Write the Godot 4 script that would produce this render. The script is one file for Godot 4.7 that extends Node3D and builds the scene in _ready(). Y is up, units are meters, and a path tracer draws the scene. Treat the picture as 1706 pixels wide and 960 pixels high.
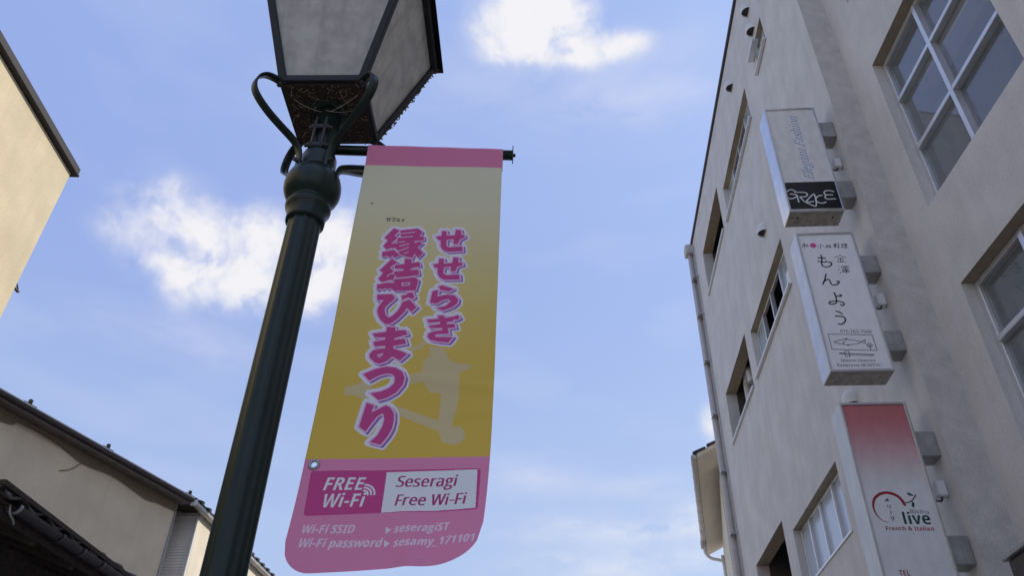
extends Node3D
# A narrow shopping street seen from below: a lamp post with a festival banner, a white
# building with projecting signs on the right, sunlit houses on the left.

const BANNER_GLYPHS := [
	[179,529,210,540,190,571,203,585,184,614,203,615,201,641,176,641,163,651,146,631,163,597,145,585],
	[146,662,193,650,214,671,226,677,201,693,192,683,177,691,168,683,148,691],
	[209,539,283,526,305,544,295,571,313,571,316,592,274,598,203,599,203,584,216,579,210,556],
	[204,590,273,593,279,610,297,599,312,611,294,632,319,665,301,692,282,668,277,694,226,677,212,661,195,641,202,615],
	[191,698,215,716,190,747,204,762,195,779,214,778,207,813,178,816,163,822,146,805,163,771,146,760],
	[145,833,164,830,170,826,202,822,217,841,219,865,199,850,194,859,178,851,171,860,161,854,149,865],
	[206,732,247,725,244,698,274,698,275,720,307,713,315,737,279,747,280,757,306,753,314,781,223,801,203,762,246,758,245,750,208,750],
	[214,805,296,794,313,808,306,862,218,866,205,818],
	[150,885,214,879,230,903,195,950,195,967,202,989,212,998,225,992,244,964,254,936,256,921,282,907,291,910,321,947,299,975,281,955,270,980,249,1010,231,1029,214,1037,199,1033,178,1011,166,986,161,967,164,945,179,914,155,918],
	[249,886,270,882,270,873,296,869,308,899,292,908,279,899,255,915],
	[210,1045,247,1046,248,1063,287,1060,301,1085,249,1104,250,1107,289,1101,300,1130,250,1140,252,1149,285,1162,310,1175,281,1208,250,1190,232,1211,204,1223,183,1215,162,1193,159,1174,171,1156,193,1149,216,1147,215,1140,174,1141,164,1117,211,1106,210,1100,170,1099,156,1077,210,1069],
	[147,1268,187,1245,231,1231,269,1236,298,1256,310,1283,306,1314,286,1349,256,1373,223,1386,185,1352,226,1343,254,1327,270,1305,269,1283,258,1270,239,1268,210,1277,178,1301],
	[180,1391,213,1403,207,1431,253,1402,272,1412,288,1436,292,1469,289,1503,277,1536,256,1570,212,1557,237,1527,250,1490,253,1461,245,1440,230,1452,213,1481,195,1516,166,1494],
	[363,569,388,564,388,536,412,537,413,562,446,560,447,529,475,532,476,558,487,556,494,572,472,588,464,615,440,611,442,586,415,590,417,621,427,627,484,621,488,652,420,657,399,647,387,624,386,593,374,589],
	[363,723,387,718,387,690,412,692,412,717,444,713,447,681,473,683,473,710,486,707,493,726,469,737,463,764,439,761,440,737,415,742,414,771,426,779,481,774,486,806,420,809,399,798,386,773,385,746,373,744],
	[395,841,414,833,465,853,444,869,407,862],
	[374,863,402,858,399,890,439,881,467,884,485,906,483,927,465,948,426,966,393,950,434,938,451,917,441,908,423,913,397,931,368,926],
	[362,1008,408,1002,404,986,432,985,436,997,468,991,488,982,498,1002,480,1012,472,1008,471,1018,448,1022,448,1028,477,1026,484,1048,453,1052,461,1078,410,1083,406,1088,410,1092,477,1090,459,1122,418,1119,386,1111,373,1095,375,1077,393,1066,428,1058,428,1052,382,1053,371,1039,417,1028,417,1022,372,1027]]
const BANNER_GAPS := [
	[213,558,272,546],
	[216,580,265,572],
	[209,608,234,603],
	[215,630,253,614],
	[198,643,211,659,254,635],
	[240,669,255,660],
	[162,657,195,641,212,660],
	[182,615,199,590],
	[190,571,208,542],
	[222,799,293,790],
	[247,825,278,822,276,834,248,837,247,825],
	[209,763,244,758],
	[275,755,306,747],
	[181,790,193,777],
	[164,824,199,810,214,821],
	[190,747,202,732],
	[192,1180,212,1174,202,1189,192,1180],
	[255,917,280,901]]
const BANNER_EMBLEM := [
	[90,1324,118,1321,167,1293,186,1303,198,1390,129,1362,95,1360],
	[311,1273,385,1253,389,1296,316,1315],
	[384,1141,444,1146,471,1204,516,1218,550,1216,549,1235,510,1258,515,1370,505,1442,499,1493,530,1491,545,1514,548,1539,532,1566,499,1570,469,1558,452,1513,282,1436,278,1401,448,1467,449,1351,406,1344,381,1307,369,1248,375,1199,396,1180],
	[304,1164,368,1113,374,1130,323,1172]]
const GRACE_STROKES := [
	[89,1000,54,983,15,1011,5,1046,26,1080,65,1079,95,1045,45,1032],
	[82,1013,161,1020,179,1043,157,1066,114,1069],
	[94,1047,94,1123],
	[114,1067,138,1115,178,1150,223,1170,235,1053,217,1050,155,1122,212,1120],
	[292,1056,256,1067,234,1099,246,1132,278,1143,308,1132],
	[394,1020,359,1006,324,1013,314,1037,330,1052,377,1055],
	[324,1057,311,1076,325,1099,391,1099]]
const MENU_THIN := [
	[35,112,63,108],
	[52,92,44,145],
	[49,112,31,134],
	[52,112,58,125],
	[64,115,63,133,75,131,77,113,64,115],
	[176,107,168,149,164,144],
	[158,124,148,136],
	[185,122,192,137],
	[211,125,210,143],
	[211,125,245,124,242,144],
	[222,126,220,143],
	[235,125,232,144],
	[201,145,250,146],
	[268,125,293,123],
	[284,108,275,153],
	[277,110,278,118],
	[293,108,287,118],
	[280,128,266,145],
	[281,128,288,143],
	[310,106,300,159],
	[292,143,313,137],
	[299,114,302,119],
	[328,117,346,115],
	[325,132,343,130],
	[336,117,329,150],
	[321,152,339,148],
	[353,115,349,133,368,133,371,115,353,115],
	[363,114,355,153],
	[353,124,370,124],
	[347,143,367,143],
	[342,154,371,154],
	[297,226,275,237,250,246],
	[297,226,313,239,337,249],
	[275,255,313,255],
	[269,267,314,267],
	[294,253,287,290],
	[269,275,273,283],
	[308,275,302,284],
	[256,291,325,292],
	[257,329,263,336],
	[249,365,265,361],
	[257,397,268,388],
	[282,333,332,334,329,346,281,347,282,333],
	[299,333,297,345],
	[315,334,313,346],
	[286,357,329,356],
	[306,349,304,367],
	[278,369,332,367],
	[290,371,293,377],
	[316,370,311,377],
	[275,382,334,380],
	[309,368,305,401],
	[282,390,327,387],
	[54,943,357,958,359,1088,54,1071,54,943],
	[79,1012,109,997,150,991,200,995,237,1003,269,1014,297,997,298,1009,287,1030,269,1015,239,1029,198,1036,159,1035,111,1026,79,1012],
	[113,1009,115,1013],
	[140,1007,146,1017,161,1009],
	[146,1017,143,1030],
	[158,990,173,982,173,994],
	[158,1035,174,1039,169,1044],
	[298,1039,312,1028,331,1031,338,1045,324,1059,304,1056,298,1039],
	[308,1044,320,1038,325,1047,314,1052],
	[318,1059,317,1085],
	[134,1089,163,1089,164,1134,134,1132,134,1089],
	[98,1103,326,1122],
	[96,1110,209,1124,324,1129],
	[98,1103,96,1110],
	[326,1122,324,1129]]
const MENU_BOLD := [
	[154,218,154,253,143,295,146,325,170,336,198,329,215,310,212,293,196,293],
	[127,245,180,252],
	[120,279,167,289,185,281],
	[153,404,137,446,110,499],
	[121,479,141,459,158,454,168,468,171,497,188,508,215,502,234,482,227,474,216,480],
	[175,578,178,611,176,658,161,678,131,682,118,672,130,661,159,656,196,660,218,671,224,683,210,697,196,689],
	[182,609,213,613,222,604,213,597],
	[152,746,175,756,190,772],
	[139,790,170,791,193,798,203,819,189,845,163,862,145,856]]
const OLIVE_KANA := [
	[135,679,159,676],
	[152,669,151,693],
	[148,679,135,689],
	[143,713,142,723],
	[157,712,156,726,148,733],
	[151,749,149,771],
	[145,789,144,799],
	[145,789,161,789,155,803,146,813]]

const CLOUDS := [[-1.5,54.8,2.4,1.8,1.00], [-4.7,54.2,2.1,1.4,0.90], [-8.0,55.3,1.4,1.4,0.75], [1.6,53.6,2.2,1.2,0.85], [5.0,53.0,2.4,1.0,0.70], [8.4,53.3,1.4,0.8,0.45], [-1.9,53.1,2.9,0.8,0.80], [0.0,56.1,1.6,1.3,0.90], [4.3,56.0,0.6,1.0,0.40], [-3.3,58.1,2.4,1.7,0.90],
	[-36.4,37.7,2.2,1.2,0.60], [-34.1,39.1,1.7,0.9,0.60], [-37.5,35.9,1.6,1.2,0.40], [-31.6,36.4,3.0,1.6,0.70], [-27.5,37.4,3.2,1.8,0.95], [-24.3,36.8,2.8,2.5,1.00], [-21.4,37.7,2.3,2.3,1.00], [-28.5,34.6,3.1,1.6,0.80], [-30.2,32.6,1.9,1.2,0.60], [-25.3,33.6,2.4,1.0,0.70], [-21.2,34.8,2.5,1.3,0.80], [-35.7,34.8,1.8,1.2,0.40], [-20.8,39.6,1.2,1.3,0.80], [-32.6,34.0,2.2,1.2,0.50],
	[11.2,26.4,0.6,1.1,0.80], [12.5,27.2,0.9,1.4,0.95], [13.5,25.7,1.2,1.6,1.00]
	]   # azimuth, height, half width, half height in degrees, density
const VEILS := [[0.1,20.0,6.0,0.9,0.30], [7.4,19.6,5.0,0.8,0.42], [4.3,17.6,7.0,1.0,0.50], [10.1,20.8,2.6,0.8,0.42], [-2.5,23.2,4.0,1.4,0.22], [6.0,22.5,3.0,0.9,0.20], [-30.0,30.0,7.0,1.4,0.16], [9.0,50.0,5.0,3.0,0.20], [-5.0,50.5,7.0,2.0,0.14]]
const SUN_AZIMUTH := 69.0
const SUN_HEIGHT := 32.7

var M := {}
var font_sans := SystemFont.new()
var font_bold := SystemFont.new()
var font_serif := SystemFont.new()
var rng := RandomNumberGenerator.new()

func _ready():
	rng.seed = 7
	# ---- camera
	var cam := Camera3D.new()
	cam.name = "camera"
	cam.position = Vector3(0, 1.6, 0)
	cam.rotation_degrees = Vector3(36.7, 4.5, 1.3)
	cam.fov = 39.69
	cam.far = 1500.0
	add_child(cam)
	cam.current = true
	# ---- sky, sun, exposure
	var env := Environment.new()
	env.background_mode = Environment.BG_SKY
	var sky := Sky.new()
	var pano := PanoramaSkyMaterial.new()
	pano.panorama = ImageTexture.create_from_image(sky_picture())
	sky.sky_material = pano
	env.sky = sky
	env.tonemap_mode = Environment.TONE_MAPPER_LINEAR
	env.tonemap_exposure = 1.0
	env.sdfgi_enabled = true
	env.ssao_enabled = true
	env.ssil_enabled = true
	var we := WorldEnvironment.new()
	we.name = "world_environment"
	we.environment = env
	add_child(we)
	var sun := DirectionalLight3D.new()
	sun.name = "sun"
	sun.light_energy = 1.15
	sun.light_color = Color(1.0, 0.95, 0.87)
	sun.light_angular_distance = 0.5
	sun.shadow_enabled = true
	sun.look_at_from_position(direction(SUN_AZIMUTH, SUN_HEIGHT) * 50.0, Vector3.ZERO)
	add_child(sun)
	font_sans.font_names = PackedStringArray(["Droid Sans"])
	font_bold.font_names = PackedStringArray(["Droid Sans"])
	font_bold.font_weight = 700
	font_serif.font_names = PackedStringArray(["Droid Serif"])
	materials()
	setting()
	white_building()
	far_house()
	tall_cream_building()
	beige_house()
	low_tiled_house()
	shop_signs()
	street_lamp()
	festival_banner()

# ------------------------------------------------------------------ sky

func direction(az: float, el: float) -> Vector3:
	var a := deg_to_rad(az)
	var e := deg_to_rad(el)
	return Vector3(cos(e) * sin(a), sin(e), -cos(e) * cos(a))

func blob_list(src: Array) -> Array:
	var out := []
	for c in src:
		var d := direction(c[0], c[1])
		var side := d.cross(Vector3.UP).normalized()
		out.append([d, side, side.cross(d), 1.0 / deg_to_rad(c[2]), 1.0 / deg_to_rad(c[3]), c[4], cos(deg_to_rad(maxf(c[2], c[3]) * 2.6))])
	return out

func cloud_at(d: Vector3, blobs: Array, fine: FastNoiseLite, coarse: FastNoiseLite) -> float:
	var s := 0.0
	for b in blobs:
		var c: Vector3 = b[0]
		if d.dot(c) < b[6]:
			continue
		var x: float = d.dot(b[1]) * b[3]
		var y: float = d.dot(b[2]) * b[4]
		s += b[5] * exp(-(x * x + y * y) * 0.8)
	if s < 0.03:
		return 0.0
	var n := fine.get_noise_3dv(d * 100.0) * 1.1 + coarse.get_noise_3dv(d * 100.0) * 0.5
	s = minf(s, 1.5)
	var v := s * (0.92 + 0.75 * n) + 0.45 * n * minf(0.5, s)
	return 0.97 * smoothstep(0.0, 1.5, v)

func sky_color(d: Vector3, sun: Vector3) -> Color:      # clear air: deeper away from the sun, paler low down and round the sun
	var el := rad_to_deg(asin(clampf(d.y, -1, 1)))
	var dot := d.dot(sun)
	var near := pow(0.5 + 0.5 * dot, 3.0)
	var k := clampf(0.9 * (1.0 - smoothstep(12.0, 38.0, el)) + 0.75 * near - 0.1, 0.0, 1.3)
	var c := Color(0.315, 0.425, 0.795).lerp(Color(0.45, 0.58, 0.85), k)
	c = c.lerp(Color(0.80, 0.83, 0.90), 0.7 * (1.0 - smoothstep(0.0, 15.0, el)))
	return c * (1.0 + 1.3 * exp(-acos(clampf(dot, -1, 1)) / deg_to_rad(17.0)))

func sky_picture() -> Image:
	var fine := FastNoiseLite.new()
	fine.seed = 11
	fine.noise_type = FastNoiseLite.TYPE_SIMPLEX_SMOOTH
	fine.frequency = 0.16
	fine.fractal_octaves = 6
	fine.fractal_gain = 0.53
	fine.domain_warp_enabled = true
	fine.domain_warp_amplitude = 3.0
	fine.domain_warp_frequency = 0.1
	var coarse := FastNoiseLite.new()
	coarse.seed = 5
	coarse.frequency = 0.06
	coarse.fractal_octaves = 3
	var sun := direction(SUN_AZIMUTH, SUN_HEIGHT)
	# the same kind of clouds all round
	var r := RandomNumberGenerator.new()
	r.seed = 21
	var more := []
	for i in 26:
		var az := r.randf_range(62.0, 298.0)
		var el := r.randf_range(14.0, 66.0)
		for j in 7:
			more.append([az + r.randf_range(-7, 7), el + r.randf_range(-2.4, 2.4), r.randf_range(1.6, 3.6), r.randf_range(0.9, 2.0), r.randf_range(0.5, 1.0)])
	var others := blob_list(more)
	var H := 1536
	var W := 3072
	var h := 384
	var white := Color(0.92, 0.905, 0.93)
	var img := Image.create(h * 2, h, false, Image.FORMAT_RGBF)
	for y in h:
		var el := 90.0 - (y + 0.5) / h * 180.0
		for x in h * 2:
			if el < -1.0:
				img.set_pixel(x, y, Color(0.34, 0.33, 0.31))
				continue
			var d := direction((x + 0.5) / (h * 2.0) * 360.0 - 180.0, el)
			img.set_pixel(x, y, sky_color(d, sun).lerp(white, cloud_at(d, others, fine, coarse)))
	img.resize(W, H, Image.INTERPOLATE_BILINEAR)
	var blobs := blob_list(CLOUDS)
	var veils := blob_list(VEILS)
	for y in range(int((90.0 - 64.0) / 180.0 * H), int((90.0 - 9.0) / 180.0 * H)):
		var el := 90.0 - (y + 0.5) / H * 180.0
		for x in range(int((180.0 - 58.0) / 360.0 * W), int((180.0 + 50.0) / 360.0 * W)):
			var d := direction((x + 0.5) / W * 360.0 - 180.0, el)
			var c := sky_color(d, sun)
			# a breath of thin high haze
			var w := coarse.get_noise_3d(d.x * 60.0, d.y * 200.0, d.z * 60.0)
			c = c.lerp(Color(0.72, 0.78, 0.92), clampf(w * 0.22, 0.0, 0.10))
			var veil := 0.0
			for b in veils:
				if d.dot(b[0]) > b[6]:
					veil += b[5] * exp(-pow(d.dot(b[1]) * b[3], 2.0) - pow(d.dot(b[2]) * b[4], 2.0))
			if veil > 0.01:
				var streaks := fine.get_noise_3d(d.x * 45.0, d.y * 150.0, d.z * 45.0)
				c = c.lerp(white, clampf(veil * (0.75 + 1.2 * streaks), 0.0, 0.7))
			var a := cloud_at(d, blobs, fine, coarse)
			if a > 0.0:
				c = c.lerp(white, a)
			img.set_pixel(x, y, c)
	# Godot's panorama starts at -z
	var turned := Image.create(W, H, false, Image.FORMAT_RGBF)
	turned.blit_rect(img, Rect2i(W / 2, 0, W / 2, H), Vector2i(0, 0))
	turned.blit_rect(img, Rect2i(0, 0, W / 2, H), Vector2i(W / 2, 0))
	return turned

# ------------------------------------------------------------------ mesh helpers

func start(smooth := false) -> SurfaceTool:
	var st := SurfaceTool.new()
	st.begin(Mesh.PRIMITIVE_TRIANGLES)
	st.set_smooth_group(0 if smooth else -1)
	return st

func obj(called: String, st: SurfaceTool, m: Material, parent: Node3D, base := Vector3.ZERO) -> MeshInstance3D:
	st.generate_normals()
	var o := MeshInstance3D.new()
	o.name = called
	o.mesh = st.commit()
	o.material_override = m
	o.position = -base
	parent.add_child(o, true)
	return o

func thing(called: String, label: String, category: String, at := Vector3.ZERO, group := "") -> Node3D:
	var o := Node3D.new()
	o.name = called
	o.position = at
	o.set_meta("label", label)
	o.set_meta("category", category)
	if group:
		o.set_meta("group", group)
	add_child(o, true)
	return o

func face(st: SurfaceTool, pts: Array, center: Vector3) -> void:      # one flat face of a convex solid
	var n: Vector3 = (pts[2] - pts[0]).cross(pts[1] - pts[0])
	var mid := Vector3.ZERO
	for p in pts:
		mid += p
	mid /= pts.size()
	var flip := n.dot(mid - center) < 0.0
	for i in range(1, pts.size() - 1):
		for p in ([pts[0], pts[i + 1], pts[i]] if flip else [pts[0], pts[i], pts[i + 1]]):
			st.add_vertex(p)

func quad(st: SurfaceTool, a: Vector3, b: Vector3, c: Vector3, d: Vector3, toward: Vector3) -> void:   # toward: the way the face looks
	face(st, [a, b, c, d], (a + b + c + d) / 4.0 - toward)

func box(st: SurfaceTool, c: Vector3, size: Vector3, bevel := 0.0, basis := Basis()) -> void:
	var h := size / 2.0
	var b := minf(bevel, minf(h.x, minf(h.y, h.z)) * 0.8)
	var sg := [-1.0, 1.0]
	for k in 3:
		var i := (k + 1) % 3
		var j := (k + 2) % 3
		for s in sg:
			var f := []
			for q in [[-1, -1], [1, -1], [1, 1], [-1, 1]]:
				var p := Vector3.ZERO
				p[k] = s * h[k]
				p[i] = q[0] * (h[i] - b)
				p[j] = q[1] * (h[j] - b)
				f.append(c + basis * p)
			face(st, f, c)
		if b > 0.0:
			for s in sg:
				for t in sg:
					var f := []
					for q in [[-1, 0], [1, 0], [1, 1], [-1, 1]]:
						var p := Vector3.ZERO
						p[k] = q[0] * (h[k] - b)
						p[i] = s * (h[i] if q[1] == 0 else h[i] - b)
						p[j] = t * (h[j] - b if q[1] == 0 else h[j])
						f.append(c + basis * p)
					face(st, f, c)
	if b > 0.0:
		for s in sg:
			for t in sg:
				for w in sg:
					face(st, [c + basis * Vector3(s * h.x, t * (h.y - b), w * (h.z - b)), c + basis * Vector3(s * (h.x - b), t * h.y, w * (h.z - b)), c + basis * Vector3(s * (h.x - b), t * (h.y - b), w * h.z)], c)

func span(st: SurfaceTool, f: Transform3D, a: Vector3, b: Vector3, bevel := 0.0) -> void:   # a box between two corners given in the frame f
	box(st, f * ((a + b) / 2.0), (b - a).abs(), bevel, f.basis)

func tube(st: SurfaceTool, path: Array, radius: float, sides := 10, caps := true, flat := Vector2.ONE) -> void:
	var rings := []
	var up := Vector3.UP
	for i in path.size():
		var t: Vector3 = (path[mini(i + 1, path.size() - 1)] - path[maxi(i - 1, 0)]).normalized()
		if i == 0 and absf(t.dot(up)) > 0.95:
			up = Vector3.RIGHT
		var x := t.cross(up).normalized()
		up = x.cross(t).normalized()
		var ring := []
		for k in sides:
			var a := TAU * k / sides
			ring.append(path[i] + (x * cos(a) * flat.x + up * sin(a) * flat.y) * radius)
		rings.append(ring)
	for i in path.size() - 1:
		for k in sides:
			var l := (k + 1) % sides
			face(st, [rings[i][k], rings[i][l], rings[i + 1][l], rings[i + 1][k]], (path[i] + path[i + 1]) / 2.0)
	if caps:
		face(st, rings[0], (path[0] * 2.0 - path[0]) + (path[1] - path[0]))
		face(st, rings[-1], path[-1] + (path[-2] - path[-1]))

func strip(st: SurfaceTool, path: Array, wide: Vector3, thick: float) -> void:     # a flat bar bent along a path; wide: its half width
	var L := []
	for i in path.size():
		var t: Vector3 = (path[mini(i + 1, path.size() - 1)] - path[maxi(i - 1, 0)]).normalized()
		var n := t.cross(wide).normalized() * thick / 2.0
		var p: Vector3 = path[i]
		L.append([p + wide + n, p + wide - n, p - wide - n, p - wide + n])
	for i in path.size() - 1:
		var c: Vector3 = (path[i] + path[i + 1]) / 2.0
		for k in 4:
			var l := (k + 1) % 4
			face(st, [L[i][k], L[i][l], L[i + 1][l], L[i + 1][k]], c)
	face(st, L[0], path[0] + (path[1] - path[0]))
	face(st, L[-1], path[-1] + (path[-2] - path[-1]))

func smooth_path(p: Array, steps := 5) -> Array:
	var out := []
	for i in p.size() - 1:
		var a: Vector3 = p[maxi(i - 1, 0)]
		var d: Vector3 = p[mini(i + 2, p.size() - 1)]
		for k in steps:
			out.append(p[i].cubic_interpolate(p[i + 1], a, d, float(k) / steps))
	out.append(p[-1])
	return out

func lathe(st: SurfaceTool, profile: Array, n := 32, flutes := 0, depth := 0.0) -> void:    # profile: Vector2(radius, height) from below upwards
	var rings := []
	for p in profile:
		var ring := []
		for k in n:
			var a := TAU * k / n
			var r: float = p.x
			if flutes:
				r -= depth * (0.5 - 0.5 * cos(a * flutes))
			ring.append(Vector3(cos(a) * r, p.y, sin(a) * r))
		rings.append(ring)
	for i in profile.size() - 1:
		for k in n:
			var l := (k + 1) % n
			for p in [rings[i][k], rings[i + 1][k], rings[i + 1][l], rings[i][k], rings[i + 1][l], rings[i][l]]:
				st.add_vertex(p)

func wall_face(st: SurfaceTool, f: Transform3D, lo: Vector2, hi: Vector2, holes: Array, heads := false) -> void:     # heads: the undersides over the openings are left to window_heads()   # holes: [u0, v0, u1, v1, depth of the reveal]
	var us := [lo.x, hi.x]
	var vs := [lo.y, hi.y]
	for h in holes:
		us.append_array([h[0], h[2]])
		vs.append_array([h[1], h[3]])
	us.sort()
	vs.sort()
	var n := f.basis.z
	for i in us.size() - 1:
		for j in vs.size() - 1:
			if us[i + 1] - us[i] < 1e-4 or vs[j + 1] - vs[j] < 1e-4:
				continue
			var c := Vector2(us[i] + us[i + 1], vs[j] + vs[j + 1]) / 2.0
			var open := false
			for h in holes:
				open = open or (c.x > h[0] and c.x < h[2] and c.y > h[1] and c.y < h[3])
			if not open:
				quad(st, f * Vector3(us[i], vs[j], 0), f * Vector3(us[i + 1], vs[j], 0), f * Vector3(us[i + 1], vs[j + 1], 0), f * Vector3(us[i], vs[j + 1], 0), n)
	for h in holes:
		var d := Vector3(0, 0, -h[4])
		var q := [Vector3(h[0], h[1], 0), Vector3(h[2], h[1], 0), Vector3(h[2], h[3], 0), Vector3(h[0], h[3], 0)]
		var mid := f * Vector3((h[0] + h[2]) / 2.0, (h[1] + h[3]) / 2.0, -h[4] / 2.0)
		for k in 4:
			if k == 2 and heads:
				continue
			var a: Vector3 = q[k]
			var b: Vector3 = q[(k + 1) % 4]
			var m := f * ((a + b + d) / 2.0)
			quad(st, f * a, f * b, f * (b + d), f * (a + d), mid - m)

func room(st: SurfaceTool, f: Transform3D, a: Vector3, b: Vector3) -> void:      # the inside of a box, open towards +z of the frame
	var c := f * ((a + b) / 2.0)
	var p := func(x, y, z): return f * Vector3(b.x if x else a.x, b.y if y else a.y, b.z if z else a.z)
	for q in [[[0, 0, 0], [1, 0, 0], [1, 1, 0], [0, 1, 0]], [[0, 0, 0], [0, 0, 1], [0, 1, 1], [0, 1, 0]], [[1, 0, 0], [1, 0, 1], [1, 1, 1], [1, 1, 0]], [[0, 0, 0], [1, 0, 0], [1, 0, 1], [0, 0, 1]], [[0, 1, 0], [1, 1, 0], [1, 1, 1], [0, 1, 1]]]:
		var v := []
		for k in q:
			v.append(p.call(k[0], k[1], k[2]))
		var m: Vector3 = (v[0] + v[1] + v[2] + v[3]) / 4.0
		quad(st, v[0], v[1], v[2], v[3], c - m)

# ------------------------------------------------------------------ print: pictures drawn on the computer's own canvas

func fill_poly(img: Image, p: PackedVector2Array, c: Color) -> void:
	var lo := 1e9
	var hi := -1e9
	for q in p:
		lo = minf(lo, q.y)
		hi = maxf(hi, q.y)
	for y in range(maxi(0, floori(lo)), mini(img.get_height() - 1, ceili(hi)) + 1):
		var xs := []
		var yy := y + 0.5
		for i in p.size():
			var a := p[i]
			var b := p[(i + 1) % p.size()]
			if (a.y <= yy) != (b.y <= yy):
				xs.append(a.x + (yy - a.y) / (b.y - a.y) * (b.x - a.x))
		xs.sort()
		for i in range(0, xs.size() - 1, 2):
			var x0 := roundi(xs[i])
			var x1 := roundi(xs[i + 1])
			if x1 > x0:
				img.fill_rect(Rect2i(x0, y, x1 - x0, 1), c)

func disc(img: Image, c: Vector2, r: float, col: Color) -> void:
	var p := PackedVector2Array()
	for k in 20:
		p.append(c + Vector2.from_angle(TAU * k / 20) * r)
	fill_poly(img, p, col)

func stroke(img: Image, p: PackedVector2Array, w: float, col: Color, closed := false) -> void:
	var n := p.size() if closed else p.size() - 1
	for i in n:
		var a := p[i]
		var b := p[(i + 1) % p.size()]
		var s := (b - a).normalized().orthogonal() * w / 2.0
		fill_poly(img, PackedVector2Array([a + s, b + s, b - s, a - s]), col)
	for q in p:
		disc(img, q, w / 2.0, col)

func flat(a: Array, off := Vector2.ZERO) -> PackedVector2Array:
	var out := PackedVector2Array()
	for i in range(0, a.size(), 2):
		out.append(Vector2(a[i], a[i + 1]) + off)
	return out

func curve(p: PackedVector2Array, steps := 4) -> PackedVector2Array:
	var out := PackedVector2Array()
	for i in p.size() - 1:
		for k in steps:
			out.append(p[i].cubic_interpolate(p[i + 1], p[maxi(i - 1, 0)], p[mini(i + 2, p.size() - 1)], float(k) / steps))
	out.append(p[p.size() - 1])
	return out

func write(img: Image, words: String, font: Font, a: Vector2, b: Vector2, tall: float, slant: float, col: Color) -> void:   # from a to b along the foot of the letters; tall: height of a capital
	var t := TextMesh.new()
	t.font = font
	t.font_size = 64
	t.pixel_size = 1.0
	t.depth = 0.0
	t.text = words
	t.curve_step = 2.0
	var arr := t.get_mesh_arrays()
	var v: PackedVector3Array = arr[Mesh.ARRAY_VERTEX]
	var idx: PackedInt32Array = arr[Mesh.ARRAY_INDEX]
	if v.is_empty():
		return
	var x0 := 1e9
	var x1 := -1e9
	for q in v:
		x0 = minf(x0, q.x)
		x1 = maxf(x1, q.x)
	# a capital letter tells where the foot and the top are
	var probe := TextMesh.new()
	probe.font = font
	probe.font_size = 64
	probe.pixel_size = 1.0
	probe.depth = 0.0
	probe.text = "H"
	var foot := 1e9
	var top := -1e9
	for q in probe.get_mesh_arrays()[Mesh.ARRAY_VERTEX]:
		foot = minf(foot, q.y)
		top = maxf(top, q.y)
	var ex := (b - a) / (x1 - x0)
	var down := (b - a).normalized().orthogonal() * -1.0
	if down.y < 0.0 and absf(down.y) > 0.1:
		down = -down
	var along := (b - a).normalized()
	var ey := -down * tall / (top - foot) + along * slant * tall / (top - foot)
	var n := idx.size() if idx.size() else v.size()
	for i in range(0, n, 3):
		var p := PackedVector2Array()
		for k in 3:
			var q := v[idx[i + k] if idx.size() else i + k]
			p.append(a + ex * (q.x - x0) + ey * (q.y - foot))
		fill_poly(img, p, col)

# ------------------------------------------------------------------ materials

func plain(called: String, c: Color, rough := 0.7, metal := 0.0) -> StandardMaterial3D:   # c: linear base colour
	var m := StandardMaterial3D.new()
	m.resource_name = called
	m.albedo_color = c.linear_to_srgb()
	m.roughness = rough
	m.metallic = metal
	M[called] = m
	return m

func grain_picture(size: int, seed: int, coarse: float, fine: float, depth_coarse: float, depth_fine: float, speck := 0.0, streak := 0.0) -> Image:
	var a := FastNoiseLite.new()
	a.seed = seed
	a.frequency = coarse
	a.fractal_octaves = 5
	var b := FastNoiseLite.new()
	b.seed = seed + 1
	b.frequency = fine
	b.fractal_octaves = 3
	var ia := a.get_seamless_image(size, size)
	var ib := b.get_seamless_image(size, size)
	var s := FastNoiseLite.new()
	s.seed = seed + 2
	s.frequency = 0.02
	s.fractal_octaves = 4
	var it := s.get_seamless_image(size, 64)
	it.resize(size, size, Image.INTERPOLATE_CUBIC)
	var img := Image.create(size, size, false, Image.FORMAT_RGB8)
	for y in size:
		for x in size:
			var p := ia.get_pixel(x, y).r
			var q := ib.get_pixel(x, y).r
			var v := 1.0 - depth_coarse * (1.0 - p) - depth_fine * (1.0 - q)
			if streak > 0.0:
				v -= streak * clampf(it.get_pixel(x, y).r * 2.2 - 1.1, 0.0, 1.0) * p
			if speck > 0.0 and q < speck:
				v -= 0.25 * (speck - q) / speck
			img.set_pixel(x, y, Color(v, v * 0.995, v * 0.985))
	# bring the mean up to 0.93 so that the base colour stays what it says
	var mean := 0.0
	for k in 400:
		mean += img.get_pixel((k * 37) % size, (k * 91) % size).r
	img.adjust_bcs(minf(1.4, 0.93 * 400.0 / mean), 1.0, 1.0)
	return img

func grained(called: String, c: Color, rough: float, img: Image, metres: float, relief := 0.0, metal := 0.0) -> StandardMaterial3D:
	var m := plain(called, c, rough, metal)
	var t := ImageTexture.create_from_image(img)
	m.albedo_texture = t
	m.uv1_triplanar = true
	m.uv1_world_triplanar = true
	m.uv1_scale = Vector3.ONE / metres
	if relief > 0.0:
		m.heightmap_enabled = true
		m.heightmap_texture = t
		m.heightmap_scale = relief
	return m

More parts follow.
